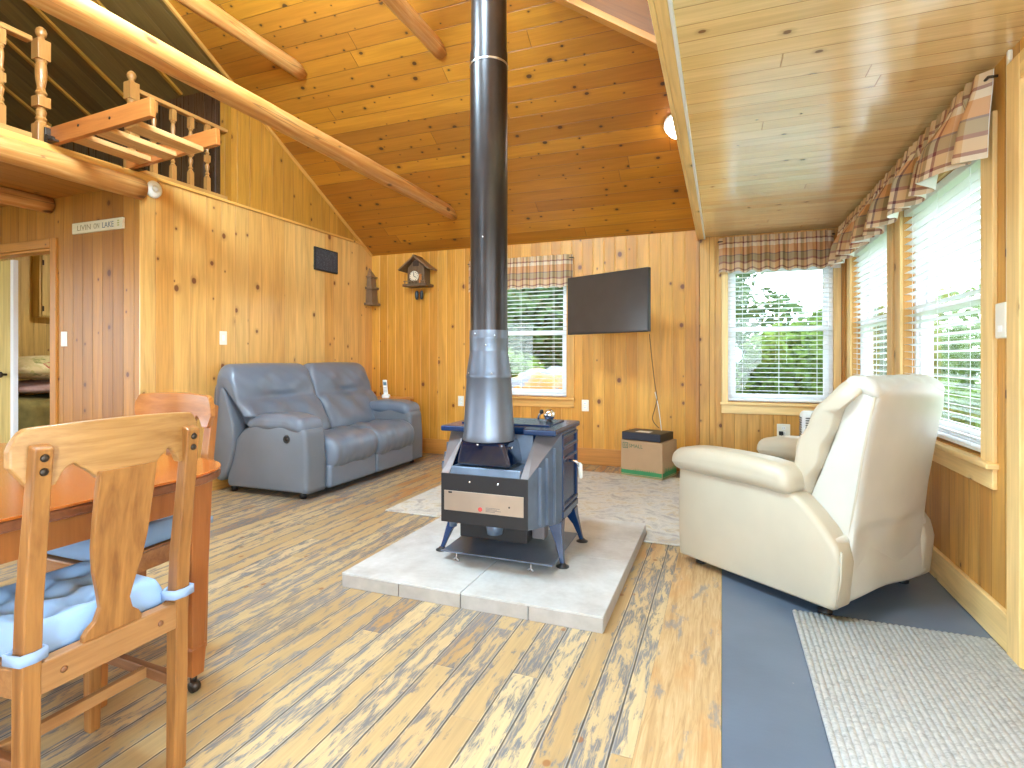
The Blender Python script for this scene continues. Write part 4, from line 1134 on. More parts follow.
for x in gx:
    f_ = (x-X0)/P; h = .006+.0055*abs(math.sin(PI*f_))**.7
    rows.append([mb.b.verts.new((x, Y0, .0005)), mb.b.verts.new((x, Y0, h)), mb.b.verts.new((x, Y1, h)), mb.b.verts.new((x, Y1, .0005))])
for a, b in zip(rows, rows[1:]):
    for j in range(4): mb.b.faces.new((a[j], a[(j+1) % 4], b[(j+1) % 4], b[j]))
mb.b.faces.new(rows[0][::-1]); mb.b.faces.new(rows[-1])
tag(mb.build('ribbed_mat', M_mat, smooth=True), 'grey ribbed woven runner lying on the blue floor', 'mat')

# ------------------------------------------------------------------ television, box, cable
tl, tr = V((-1.41, 5.22, 0)), V((-.586, 4.82, 0))
tc = (tl+tr)/2; ta = math.atan2((tr-tl).y, (tr-tl).x)
tv = thing('television', 'black flat television on a swivel wall arm, turned towards the room', 'television', (tc.x, tc.y, 1.655), ta)
MB().box((-.458, -.012, -.278), (.458, .03, .278)).build('bezel', M_black, tv, world=False, bevel=.004)
M_screen = plain('television_screen', c8(62, 55, 52), .22, var=.1)  # brownish base paints the room's reflection into the dark screen
MB().box((-.45, -.0135, -.264), (.45, -.0118, .27)).build('screen', M_screen, tv, world=False)
MB().box((-.2, .03, -.2), (.2, .06, .12)).build('rear_housing', M_black, tv, world=False, bevel=.01)
arm = MB(); pw = V((tc.x+.12, YB-.012, 1.655)); el = V((tc.x+.32, YB-.32, 1.655))
arm.bar(pw, el, .04, .05); arm.bar(el, (tc.x+.02, tc.y+.07, 1.655), .04, .05)
arm.box((tc.x+.02, YB-.02, 1.52), (tc.x+.22, YB-.0005, 1.79)); arm.build('wall_arm', M_black, tv, bevel=.004)
bxr = math.atan2(-.125, .405)
M_card = plain('tan_cardboard', c8(180, 146, 110), .8, var=.06)
M_cardw = plain('pale_cardboard_side', c8(206, 178, 146), .8, var=.04)
M_green = plain('green_print', c8(62, 136, 84), .7)
M_greend = plain('dark_green_print', c8(70, 104, 78), .7)
bc = onZ(662.3, 480.8, .013)
cb = thing('cardboard_box', 'small cardboard moving box with green print standing below the television', 'box', (bc.x, bc.y, .013), bxr)
BWd, BD, BH = .42, .35, .345
MB().box((-BWd, 0, 0), (0, BD, BH-.004)).build('carton', M_card, cb, world=False, bevel=.003)
fl = MB()
fl.box((-BWd, 0, BH-.004), (0, BD/2-.001, BH)); fl.box((-BWd, BD/2+.001, BH-.004), (0, BD, BH)); fl.build('top_flaps', M_card, cb, world=False, bevel=.001)
mb = MB(); mb.box((-BWd+.004, -.0012, .012), (-.004, -.0004, .018)); mb.box((-BWd+.004, -.0012, .024), (-.004, -.0004, .062))
mb.box((.0004, .006, .012), (.0012, BD-.006, .018)); mb.box((.0004, .006, .024), (.0012, BD-.006, .062))
rnd = random.Random(2)
for i in range(26):   # grass tuft silhouettes on both faces
    y = .05+i*.011; h = rnd.uniform(.02, .05)
    mb.prism([(0, 0), (.008, 0), (rnd.uniform(-.006, .012), h)], (.0004, y, .062), (0, 1, 0), (0, 0, 1), (.0008, 0, 0))
    if i % 2: mb.prism([(0, 0), (.008, 0), (.004, h*.5)], (-.30+i*.009, -.0004, .062), (1, 0, 0), (0, 0, 1), (0, -.0008, 0))
mb.build('green_print', M_green, cb, world=False)
mb = MB()
text_mesh('SMALL', .05, .0004, (-BWd+.082, -.0008, BH-.068), (1, 0, 0), (0, 0, 1), mb)
a, z = -BWd+.018, BH-.078
for q in ((a, z, a+.056, z+.006), (a, z+.05, a+.056, z+.056), (a, z, a+.006, z+.056), (a+.05, z, a+.056, z+.056), (a+.014, z+.014, a+.042, z+.018), (a+.014, z+.026, a+.042, z+.03), (a+.014, z+.038, a+.042, z+.042), (a+.014, z+.014, a+.018, z+.042), (a+.038, z+.014, a+.042, z+.042)):
    mb.box((q[0], -.0012, q[1]), (q[2], -.0004, q[3]))
mb.build('lettering', M_greend, cb, world=False)
rx = thing('receiver_box', 'flat black receiver box on top of the cardboard box', 'electronics', (bc.x, bc.y, .013+BH), bxr)
MB().box((-BWd+.002, .012, .004), (-.022, BD-.03, .078)).build('case', M_black, rx, world=False, bevel=.004)
M_dkblue = plain('dark_navy_front', c8(34, 38, 54), .3)
MB().box((-BWd+.006, .0095, .008), (-.026, .0122, .074)).build('front_panel', M_dkblue, rx, world=False, bevel=.001)
mb = MB()
for x in (-BWd+.02, -.04):
    for y in (.035, BD-.05): mb.lathe([(0, 0), (.01, 0), (.01, .004), (0, .004)], (x, y, .0003), 10)
mb.build('feet', M_black, rx, world=False)
MB().box((-.30, .06, .0785), (-.16, .16, .0795)).build('paper_label', M_white, rx, world=False)
M_cord = plain('dark_cord', c8(70, 52, 40), .5)
def sm(pts, n=8):
    pts = [V(p) for p in pts]; out = []
    for i in range(len(pts)-1):
        p0, p1, p2, p3 = pts[max(i-1, 0)], pts[i], pts[i+1], pts[min(i+2, len(pts)-1)]
        for k in range(n):
            t_ = k/n
            out.append(.5*((2*p1)+(p2-p0)*t_+(2*p0-5*p1+4*p2-p3)*t_*t_+(3*p1-p0-3*p2+p3)*t_**3))
    out.append(pts[-1]); return out
yc = 5.50
p = [onY(649.5, 334, 4.93), onY(652, 360, 5.3), onY(655, 385, 5.50), onY(657, 398, 5.55), onY(655, 408, 5.60), onY(652.5, 418, 5.60), onY(655, 424, 5.58), onY(659, 428, 5.55)]
MB().tube(sm(p), .0035, 8).build('cord', M_cord, tv, smooth=True)
p = [onY(655, 392, 5.60), onY(658, 405, 5.60), onY(660, 418, 5.58), onY(661.5, 431, 5.55)]
MB().tube(sm(p), .0035, 8).build('cord', M_white, rx, smooth=True)
# blue thing peeking between carton and recliner
q = onZ(684.5, 476, .0135)
tag(MB().rbox((q.x-.02, q.y, .0135), (q.x+.10, q.y+.09, .135), .012, 2, 2).build('storage_tub', plain('blue_plastic', c8(44, 62, 120), .4), smooth=True), 'small dark blue tub on the rug beside the cardboard box', 'container')
# white heater behind the recliner
hx = onY(803, 420, 5.25)
ht = thing('portable_heater', 'white appliance with dark vents standing behind the recliner', 'heater', (hx.x, 5.25, .001))
MB().rbox((hx.x-.02, 5.17, .02), (hx.x+.17, 5.33, .70), .04, 6, 4).build('body', M_white, ht, smooth=True)
mb = MB()
for i in range(18): mb.box((hx.x-.024, 5.19, .30+i*.02), (hx.x-.018, 5.31, .309+i*.02))
for i in range(18): mb.box((hx.x+.01, 5.166, .30+i*.02), (hx.x+.14, 5.172, .309+i*.02))
mb.build('vent', M_black, ht)
MB().rbox((hx.x-.04, 5.15, .0), (hx.x+.19, 5.35, .03), .012, 3, 2).build('base', M_white, ht, smooth=True)
# side table and phone in the corner
M_pinet = wood('pine_side_table', c8(206, 148, 78), c8(226, 176, 110), 1, .4)
sd = thing('side_table', 'small pine side table in the corner past the loveseat', 'table', (-3.78, 5.58, 0))
MB().box((-4.07, 5.40, .652), (-3.50, 5.79, .677)).build('top', M_pinet, sd, bevel=.004)
MB().box((-4.04, 5.43, .58), (-3.53, 5.76, .6515)).build('apron', M_pinet, sd, bevel=.003)
for x in (-4.02, -3.55):
    for y in (5.45, 5.74): MB().bar((x, y, .58), (x, y, .0005), .04, .04, up=(0, 1, 0), w2=.03, h2=.03).build('leg', M_pinet, sd, bevel=.003)
pc = onY(386, 396, 5.50)
ph = thing('cordless_phone', 'white cordless phone upright in its cradle on the corner table', 'phone', (pc.x, 5.50, .6775), R(25))
MB().rbox((-.045, -.04, 0), (.045, .05, .045), .015, 3, 3).build('cradle', M_white, ph, world=False, smooth=True)
def lean(p_, q_): p_.y += .12*(p_.z-.03); p_.x -= .1*(p_.z-.03); return p_
hs = MB().rbox((-.026, -.018, .03), (.026, .012, .215), .012, 4, 3, lean).build('handset', M_white, ph, world=False, smooth=True)
MB().rbox((-.018, -.0205, .15), (.018, -.016, .19), .003, 2, 2, lean).build('display', plain('phone_display', c8(80, 120, 140), .3), hs, world=False, smooth=True)
mb = MB()
for i in range(4):
    for j in range(3): mb.rbox((-.017+j*.0125, -.0205, .07+i*.017), (-.008+j*.0125, -.016, .08+i*.017), .003, 1, 2, lean)
mb.build('keypad', plain('grey_keys', c8(150, 152, 156), .5), hs, world=False, smooth=True)
# ------------------------------------------------------------------ valances
def plaid(name, warm=0.):
    t = NT(name); u, v, _ = t.sep(t.uv())
    cream, tan, olive, burg, plum, oran = c8(232, 218, 198), c8(218, 186, 146), c8(164, 144, 108), c8(140, 74, 70), c8(112, 84, 92), c8(214, 152, 92)
    fu = t.m_('FRACT', t.m_('DIVIDE', u, .21)); fv = t.m_('FRACT', t.m_('DIVIDE', v, .26))
    cu = t.ramp(fu, [(0., cream), (.22, tan), (.40, burg), (.47, cream), (.62, olive), (.78, tan), (.90, plum), (.95, cream)], 'CONSTANT')
    cv = t.ramp(fv, [(0., burg), (.07, olive), (.28, plum), (.32, oran), (.60, cream), (.74, burg), (.80, tan)], 'CONSTANT')
    c = t.mix(.5, t.mix(.5, cu, cv), t.mix(1., cu, cv, 'MULTIPLY'))
    n = t.noise(t.xyz(t.m_('MULTIPLY', u, 700.), t.m_('MULTIPLY', v, 700.), 0.), 1., 1)
    t.fin(c, .85, 0., t.bump(n, .2, .001))
    return t.m
M_plaid = plaid('plaid_cotton')
M_lining = plain('white_lining', c8(232, 228, 218), .85, var=.02)
def valance(axis, a0, a1, pos, sgn, z0, z1, label, pleat, amp, seed, flare=.03):
    root = thing('valance', label, 'curtain', ((a0+a1)/2 if axis == 'x' else pos, (a0+a1)/2 if axis == 'y' else pos, z1), 0., 'plaid valances')
    rnd = random.Random(seed); ph = [rnd.uniform(0, 6.28) for _ in range(4)]
    L = a1-a0; nu = int(L/.006); nv = 14
    # fullness grows towards the hem
    def off(s, f_):
        w = 2*PI*s/pleat+1.1*math.sin(s*7+ph[0])+.6*math.sin(s*17+ph[1])
        top = .010*math.sin(w*2.3+ph[2])+.004*math.sin(w*5.1)
        low = amp*math.sin(w)+amp*.35*math.sin(w*.53+ph[3])
        k = min(1., max(0., (f_-.12)/.5)); k = k*k*(3-2*k)
        return top*(1-k)+low*k + flare*f_
    def surf(front):
        def fn(u, v):
            s = u*L; f_ = v
            d = (.055+off(s, f_))*min(1., max(.06, min(s, L-s)/.07))**.5
            if abs(f_-.13) < .04: d -= .0
            z = z1-(z1-z0)*f_ - .010*math.sin(2*PI*s/pleat+ph[0])*f_**2
            d_ = d if front else d-.003
            al = a0+s
            p = (al, pos-sgn*d_, z) if axis == 'x' else (pos-sgn*d_, al, z)
            return p, (s*1.35, -(z1-z0)*f_)
        return fn
    MB().sheet(surf(True), nu, nv).build('fabric', M_plaid, root, smooth=True)
    MB().sheet(surf(False), nu, nv).build('lining', M_lining, root, smooth=True)
    zr = z1-.035
    P = (lambda al, d, z: V((al, pos-sgn*d, z))) if axis == 'x' else (lambda al, d, z: V((pos-sgn*d, al, z)))
    MB().tube([P(a0-.006, .0, zr), P(a0-.006, .03, zr), P(a1+.006, .03, zr), P(a1+.006, .0, zr)], .006, 8).build('rod', M_brass, root, smooth=True)
    return root
valance('x', -2.76, -1.515, YB-.02, 1, 1.925, 2.275, 'short plaid valance over the back window behind the stove pipe', .16, .011, 4, .01)
valance('x', -.03, .965, YB-.02, 1, 1.985, 2.33, 'gathered plaid valance over the window at the end of the sunroom', .13, .022, 9, .02)
valance('y', 2.775, 5.70, XR-.02, 1, 1.975, 2.325, 'long gathered plaid valance over the two sunroom side windows', .24, .056, 21, .06)

# ------------------------------------------------------------------ loft railing and ladder
M_rail = wood('honey_turned_pine', c8(156, 102, 50), c8(184, 132, 72), 2, .35)
M_railx = wood('honey_rail', c8(168, 114, 58), c8(196, 144, 82), 1, .38)
M_ladder = wood('orange_ladder_board', c8(154, 84, 36), c8(184, 112, 54), 0, .35)
M_tread = wood('pale_ladder_tread', c8(184, 128, 74), c8(210, 162, 106), 1, .38)
ZF = 2.556; XRAIL = XL-.06
def newel(parent, y, top=3.32):
    x = XRAIL; z = ZF; h = top-ZF
    mb = MB(); s = .075
    mb.box((x-s/2, y-s/2, z), (x+s/2, y+s/2, z+.13*h/.76))
    mb.box((x-s/2, y-s/2, z+.24*h/.76), (x+s/2, y+s/2, z+.31*h/.76))
    mb.box((x-s/2, y-s/2, z+.55*h/.76), (x+s/2, y+s/2, z+.68*h/.76))
    k = h/.76
    for prof in ([(.026, .12), (.036, .135), (.024, .15), (.034, .165), (.024, .18), (.03, .215), (.022, .235), (.03, .25)],
                 [(.03, .30), (.024, .32), (.034, .335), (.026, .35), (.022, .37), (.031, .43), (.033, .48), (.028, .53), (.033, .545), (.03, .56)],
                 [(.03, .675), (.02, .69), (.018, .70), (.028, .715), (.032, .735), (.026, .755), (.012, .768), (0, .772)]):
        mb.lathe([(r, z+q*k) for r, q in prof], (x, y, 0), 20)
    return mb.build('newel_post', M_rail, parent, bevel=.003)
def baluster(parent, y, top):
    x = XRAIL; h = top-ZF-.05; z = ZF+.05
    mb = MB(); s = .038
    mb.box((x-s/2, y-s/2, z), (x+s/2, y+s/2, z+.2*h)); mb.box((x-s/2, y-s/2, z+.44*h), (x+s/2, y+s/2, z+.54*h)); mb.box((x-s/2, y-s/2, z+.84*h), (x+s/2, y+s/2, z+h))
    mb.lathe([(r, z+q*h) for r, q in [(.014, .19), (.02, .215), (.012, .235), (.018, .26), (.011, .29), (.016, .34), (.018, .38), (.011, .41), (.018, .43), (.014, .45)]], (x, y, 0), 14)
    mb.lathe([(r, z+q*h) for r, q in [(.014, .53), (.012, .555), (.019, .575), (.012, .595), (.013, .63), (.017, .7), (.017, .75), (.012, .80), (.019, .82), (.014, .845)]], (x, y, 0), 14)
    return mb.build('baluster', M_rail, parent, smooth=False)
r1_ = thing('loft_railing', 'turned pine loft railing at the upper left, left of the raised ladder', 'railing', (XRAIL, 1.6, ZF), 0, 'loft railings')
newel(r1_, 2.262)
MB().bar((XRAIL, -.5, 3.215), (XRAIL, 2.20, 3.215), .065, .035).build('top_rail', M_railx, r1_, bevel=.008)
MB().bar((XRAIL, -.5, ZF+.025), (XRAIL, 2.20, ZF+.025), .05, .05).build('bottom_rail', M_railx, r1_, bevel=.004)
for i in range(12): baluster(r1_, 2.045-.165*i, 3.2)
r2_ = thing('loft_railing', 'turned pine loft railing between the raised ladder and the gable wall', 'railing', (XRAIL, 3.25, ZF), 0, 'loft railings')
newel(r2_, 2.855)
MB().bar((XRAIL, 2.89, 3.195), (XRAIL, 3.70, 3.195), .055, .032).build('top_rail', M_railx, r2_, bevel=.006)
MB().bar((XRAIL, 2.89, ZF+.025), (XRAIL, 3.70, ZF+.025), .05, .05).build('bottom_rail', M_railx, r2_, bevel=.004)
for y in (3.03, 3.19, 3.35, 3.51): baluster(r2_, y, 3.18)
ld = thing('loft_ladder', 'hinged wooden loft ladder folded out level over the room at the upper left', 'ladder', (XL, 2.54, ZF+.05), 0)
za = 2.60
for y, p, q in ((2.30, V((XL-.02, 2.30, 2.612)), None), (2.80, V((XL-.02, 2.80, 2.612)), None)):
    e = V((-3.19, y-.0, 2.655)) if y < 2.5 else V((-3.24, y, 2.675))
    MB().bar(p, e, .035, .115).build('side_board', M_ladder, ld, bevel=.004)
    for x in (-3.55, -3.85):
        MB().lathe([(0, .004), (.008, .003), (.01, 0), (0, 0)], (x, y-.0175, 2.64), 10, (0, -1, 0)).build('bolt', M_brass, ld, smooth=True)
for x in (-3.98, -3.72, -3.46):
    MB().box((x-.015, 2.318, 2.575), (x+.105, 2.782, 2.612), Matrix.Rotation(R(-4), 3, 'Y')).build('tread', M_tread, ld, bevel=.004)
for y in (2.27, 2.84):
    mb = MB(); mb.box((XL-.01, y-.02, 2.56), (XL+.09, y+.02, 2.572)); mb.box((XL-.01, y-.02, 2.56), (XL+.004, y+.02, 2.66)); mb.lathe([(0, -.03), (.02, -.03), (.02, .03), (0, .03)], (XL+.03, y, 2.585), 14, (0, 1, 0))
    mb.build('hinge_bracket', M_brass, ld, bevel=.002)

# ------------------------------------------------------------------ things on the walls
def plate(name, label, cat, c, n, w, h, kind, group):
    """wall plate centred on c facing n"""
    n = V(n); rz = math.atan2(n.y, n.x)+PI/2
    t = thing(name, label, cat, c, rz, group)
    MB().rbox((-w/2, -.006, -h/2), (w/2, .0, h/2), .003, 1, 2).build('cover_plate', M_plate, t, world=False)
    if kind == 'switch':
        MB().box((-.012, -.009, -.024), (.012, -.004, .024)).build('toggle', M_white, t, world=False, bevel=.002)
    else:
        for z in (-.024, .024):
            so = MB().rbox((-.017, -.008, z-.015), (.017, -.004, z+.015), .006, 2, 2).build('socket', M_white, t, world=False)
            mb = MB(); mb.box((-.008, -.0086, z-.004), (-.0055, -.0078, z+.006)); mb.box((.0055, -.0086, z-.004), (.008, -.0078, z+.006)); mb.build('slot', M_black, so, world=False)
    return t
XLf = XL+.0002
plate('light_switch', 'white light switch on the light pine wall above the loveseat', 'switch', onX(223, 338, XLf), (1, 0, 0), .075, .12, 'switch', 'light switches')
plate('light_switch', 'white light switch beside the bedroom doorway', 'switch', onY(64.5, 339, 2.8798), (0, -1, 0), .075, .12, 'switch', 'light switches')
plate('wall_outlet', 'white wall outlet just left of the stove pipe', 'outlet', onY(461, 401, YB-.0002), (0, -1, 0), .075, .12, 'o', 'wall outlets')
plate('wall_outlet', 'white wall outlet right of the back window, below the television', 'outlet', onY(585.3, 405.5, YB-.0002), (0, -1, 0), .078, .125, 'o', 'wall outlets')
ol = plate('wall_outlet', 'white wall outlet under the sunroom end window, with a black plug', 'outlet', onY(783.5, 430.5, YB-.0002), (0, -1, 0), .115, .125, 'o', 'wall outlets')
c = onY(781, 433, YB-.01)
mb = MB(); mb.rbox((c.x-.02, c.y-.035, c.z-.018), (c.x+.018, c.y, c.z+.018), .006, 2, 2); mb.tube(sm([(c.x, c.y-.03, c.z), (c.x, c.y-.05, c.z-.03), (c.x+.03, c.y-.04, c.z-.12), (c.x+.08, c.y-.05, c.z-.35), (c.x+.1, c.y-.1, .008)]), .004, 8)
tag(mb.build('power_plug', M_black, smooth=True), 'black plug and cord in the outlet under the sunroom end window', 'plug')
# smoke alarm on the left wall
c = onX(152.5, 189.5, XL)
sa = thing('smoke_alarm', 'round white smoke alarm at the top corner of the light pine wall', 'smoke alarm', c)
MB().lathe([(0, 0.0002), (.066, .0002), (.068, .008), (.064, .022), (.05, .033), (.03, .036), (0, .037)], c, 32, (1, 0, 0)).build('housing', M_white, sa, smooth=True)
MB().lathe([(.018, .0365), (.024, .0385), (.03, .0365)], c, 24, (1, 0, 0)).build('grille', M_plate, sa, smooth=True)
# lettered sign
a, b = onY(74.5, 229.3, 2.8798), onY(125, 223.3, 2.8798)
sg_ = thing('wooden_sign', 'narrow whitewashed wooden sign with painted lettering on the bedroom wall', 'sign', (a+b)/2)
M_sign = wood('whitewashed_board', c8(206, 190, 160), c8(226, 214, 188), 0, .6)
hh = (b-a).length/2
MB().box(((a+b)/2-V((hh, .018, .043))), ((a+b)/2+V((hh, 0, .043)))).build('board', M_sign, sg_, bevel=.002)
M_let = plain('tan_paint', c8(158, 138, 108), .6); M_letb = plain('slate_paint', c8(104, 112, 124), .6)
cx, cz = (a+b)/2.0 .x if False else ((a+b)/2).x, ((a+b)/2).z
yl = ((a+b)/2).y-.0186
xl_ = cx-hh; W_ = 2*hh
mb = MB(); text_mesh('LIVIN', .062, .0006, (xl_+.11*W_, yl, cz-.021), (1, 0, 0), (0, 0, 1), mb, .27*W_); mb.build('lettering', M_let, sg_)
mb = MB(); text_mesh('ON', .062, .0006, (xl_+.44*W_, yl, cz-.021), (1, 0, 0), (0, 0, 1), mb, .11*W_); mb.build('lettering', M_let, sg_)
mb = MB(); text_mesh('LAKE', .064, .0006, (xl_+.61*W_, yl, cz-.022), (1, 0, 0), (0, 0, 1), mb, .22*W_); mb.build('lettering', M_letb, sg_)
mb = MB()
for i in range(3): mb.box((xl_+.9*W_, yl-.0006, cz-.02+.018*i), (xl_+.935*W_, yl+.0006, cz-.010+.018*i))
mb.build('painted_mark', plain('olive_paint', c8(172, 164, 96), .6), sg_)
# dark slate plaque on left wall
p0, p1 = onX(313.5, 247, XL), onX(336.5, 252, XL); q0, q1 = onX(313.8, 270, XL), onX(336.5, 274, XL)
pq = thing('slate_plaque', 'dark framed slate plaque high on the light pine wall', 'plaque', (p0+q1)/2)
ya, yb, zl, zh = p0.y, p1.y, (q0.z+q1.z)/2, (p0.z+p1.z)/2
MB().box((XL+.0003, ya, zl), (XL+.022, yb, zh)).build('frame', M_black, pq, bevel=.004)
def slate():
    t = NT('engraved_slate'); o = t.obj()
    n = t.noise(o, 14., 4, .7, 1.5); l = t.m_('ABSOLUTE', t.m_('SUBTRACT', n, .5))
    return t.fin(t.mix(t.ss(l, .004, .012, .6, 0.), c8(54, 58, 68), c8(128, 134, 142)), .5)
MB().box((XL+.0222, ya+.015, zl+.015), (XL+.0228, yb-.015, zh-.015)).build('engraved_face', slate(), pq)
# tree-shaped wooden ornament near the corner, on the left wall
c = onX(371, 287, XL+.03)
to = thing('tree_ornament', 'tiered tree-shaped wooden ornament hung in the corner of the light pine wall', 'ornament', (XL, c.y, c.z))
M_wal = wood('grey_brown_wood', c8(106, 80, 58), c8(140, 110, 82), 2, .5)
def tier(z0, z1, w0, w1, d0, d1, y=c.y, mb=None):
    va = [mb.b.verts.new(p) for p in ((XL+.001, y-w0, z0), (XL+d0, y-w0, z0), (XL+d0, y+w0, z0), (XL+.001, y+w0, z0))]
    vb = [mb.b.verts.new(p) for p in ((XL+.001, y-w1, z1), (XL+d1, y-w1, z1), (XL+d1, y+w1, z1), (XL+.001, y+w1, z1))]
    mb.b.faces.new(va[::-1]); mb.b.faces.new(vb)
    for j in range(4): mb.b.faces.new((va[j], va[(j+1) % 4], vb[(j+1) % 4], vb[j]))
z = c.z-.235
for nm, z0, z1, w0, w1, d0, d1 in (('base', 0, .03, .105, .105, .13, .13), ('body', .03, .20, .07, .06, .09, .08), ('ledge', .20, .23, .085, .085, .105, .105), ('body', .23, .345, .055, .048, .075, .065), ('ledge', .345, .365, .065, .065, .085, .085), ('peak', .365, .47, .05, .005, .07, .01)):
    mb = MB(); tier(z+z0, z+z1, w0, w1, d0, d1, mb=mb); mb.build(nm, M_wal, to, bevel=.004)
# cuckoo clock
c = onY(422, 275, YB-.0003)
ck = thing('cuckoo_clock', 'brown wooden cuckoo clock with a pitched roof on the back wall', 'clock', c)
x, y, z = c
M_ck = wood('dark_clock_wood', c8(84, 62, 42), c8(122, 94, 66), 2, .5)
MB().prism([(-.105, -.115), (.105, -.115), (.10, .06), (0, .165), (-.10, .06)], (x, y, z), (1, 0, 0), (0, 0, 1), (0, -.13, 0)).build('case', M_ck, ck, bevel=.004)
for sg in (-1, 1):
    MB().bar((x+sg*-.012, y-.085, z+.185), (x+sg*.185, y-.085, z+.035), .20, .018, up=(0, 0, 1)).build('roof', M_wal, ck, bevel=.003)
MB().box((x-.145, y-.165, z-.14), (x+.145, y, z-.112)).build('base', M_ck, ck, bevel=.004)
MB().rbox((x-.035, y-.135, z+.075), (x+.035, y-.128, z+.135), .003, 1, 1).build('bird_door', plain('dark_brown', c8(62, 40, 28), .6), ck)  # bird door in one dark brown
M_dial = plain('ivory_dial', c8(222, 210, 188), .5)
dl = MB().lathe([(0, .006), (.052, .006), (.056, 0), (0, 0)], (x-.02, y-.1305, z-.03), 28, (0, -1, 0)).build('dial', M_dial, ck)
mb = MB(); mb.bar((x-.02, y-.1385, z-.03), (x-.02, y-.1385, z+.008), .006, .002, up=(0, 1, 0)); mb.bar((x-.02, y-.1385, z-.03), (x+.008, y-.1385, z-.045), .006, .002, up=(0, 1, 0)); mb.build('hand', M_black, dl)
mb = MB()
for i in range(12):
    a_ = 2*PI*i/12; mb.box((x-.02+.045*math.cos(a_)-.004, y-.1385, z-.03+.045*math.sin(a_)-.004), (x-.02+.045*math.cos(a_)+.004, y-.136, z-.03+.045*math.sin(a_)+.004))
mb.build('numerals', M_ck, dl)
mb = MB().tube([(x+.065, y-.145, z-.11), (x+.065, y-.145, z-.04)], [.018, .012], 10); mb.lathe([(0, -.016), (.014, -.008), (.016, 0), (.012, .012), (0, .016)], (x+.065, y-.145, z-.025), 12); mb.build('figurine', plain('orange_paint', c8(206, 132, 72), .5), ck, smooth=True)
mb = MB()
for i in range(7): mb.bar((x-.12+i*.04, y-.155, z-.112), (x-.12+i*.04, y-.155, z-.085), .008, .008, up=(0, 1, 0))
mb.bar((x-.135, y-.155, z-.083), (x+.135, y-.155, z-.083), .008, .008); mb.build('balcony', M_wal, ck)
for dx in (-.03, .03):
    wt = MB().tube([(x+dx, y-.06, z-.25), (x+dx, y-.06, z-.165)], .0015, 5).build('chain', M_brass, ck)
    MB().lathe([(0, -.05), (.012, -.045), (.02, -.02), (.021, .02), (.014, .045), (0, .05)], (x+dx, y-.06, z-.225), 14).build('weight', plain('dark_iron', c8(66, 68, 74), .45, .5), wt, smooth=True)
ck.scale = (1.12, 1.12, 1.12)
# dome light on the sloping ceiling
c0 = V((-.335, 4.70, roofz(4.70))); nrm = V((0, -SL, -1)).normalized()
dm = thing('ceiling_light', 'lit round dome light on the sloping ceiling behind the header board', 'ceiling light', c0)
MB().lathe([(0, .0005), (.115, .0005), (.115, .022), (.105, .026), (0, .026)], c0, 32, nrm).build('base_ring', M_white, dm, smooth=False)
MB().lathe([(.10, .027), (.098, .05), (.08, .085), (.05, .105), (0, .114)], c0, 32, nrm).build('glass_dome', M_lampglass, dm, smooth=True)
# alarm sensor and cable cover by the right-hand casing
c = onX(1000, 321, XR-.02)
se = thing('sensor_box', 'white plastic sensor box on the wall by the side door casing', 'sensor', (XR, 2.70, c.z))
MB().rbox((XR-.036, 2.664, c.z-.07), (XR-.0003, 2.752, c.z+.07), .006, 2, 2).build('housing', M_plate, se)
MB().box((XR-.0375, 2.69, c.z-.045), (XR-.0358, 2.725, c.z-.02)).build('cover_panel', M_white, se, bevel=.002)
tag(MB().box((XR-.016, 2.692, c.z+.071), (XR-.0003, 2.712, 2.355)).build('cable_cover', M_plate, bevel=.004), 'narrow cream cable cover running up the wall from the sensor box', 'cable cover')

# ------------------------------------------------------------------ bedroom seen through the doorway
bd = thing('bed', 'bed with floral bedding seen through the bedroom doorway', 'bed', (-6.9, 4.2, 0))
def floral():
    t = NT('floral_bedding'); o = t.obj()
    vo = t.n('ShaderNodeTexVoronoi', {'Vector': o, 'Scale': 11.}); r, g_2, b_2 = t.sep(vo.outputs['Color'])
    c = t.ramp(r, [(0., c8(216, 206, 160)), (.4, c8(190, 188, 128)), (.6, c8(226, 220, 184)), (.78, c8(146, 156, 96)), (.92, c8(176, 76, 72))], 'CONSTANT')
    n = t.noise(o, 18., 3)
    return t.fin(t.mix(t.ss(n, .4, .6), c, c8(206, 200, 150)), .9)
M_flor = floral(); M_olive = plain('olive_throw', c8(132, 122, 70), .9, var=.35, scale=9.); M_redc = plain('red_cloth', c8(150, 36, 42), .9)
MB().rbox((-7.5, 3.2, .02), (-6.35, 5.3, .42), .03, 3, 2).build('base', M_wal, bd)
def qn(p_, q_): p_.z += .02*math.sin(p_.x*9+p_.y*7)*(q_.z > 0); return p_
MB().rbox((-7.54, 3.16, .16), (-6.31, 5.34, .74), .08, 16, 4, qn).build('quilt', M_olive, bd, smooth=True)
MB().rbox((-6.42, 3.62, .22), (-6.29, 3.95, .70), .04, 3, 3).build('red_blanket', M_redc, bd, smooth=True)
for px_, py_, z_, h_, m_, lab in ((-6.95, 3.75, .772, .14, plain('mauve_cotton', c8(176, 150, 152), .9, var=.2, scale=14.), 'flat mauve pillow lying under the floral pillow on the bed'), (-6.98, 3.78, .918, .26, M_flor, 'plump floral pillow on the bed beyond the doorway')):
    def pf(p_, q_):
        k = (1-abs(q_.x)**3)*(1-abs(q_.y)**3); p_.z = z_+h_*.3+(p_.z-z_-h_*.3)*(.3+.7*max(0, k)); return p_
    tag(MB().rbox((px_-.42, py_-.42, z_), (px_+.46, py_+.5, z_+h_), h_*.4, 10, 4, pf).build('pillow', m_, smooth=True), lab, 'pillow')
kb = thing('wall_cabinet', 'pale pine wall cabinet seen through the bedroom doorway', 'cabinet', (XW, 4.45, 1.63))
ya_, yb_ = 4.01, 4.95; za, zb = 1.63, 2.37; xf = XW+.14
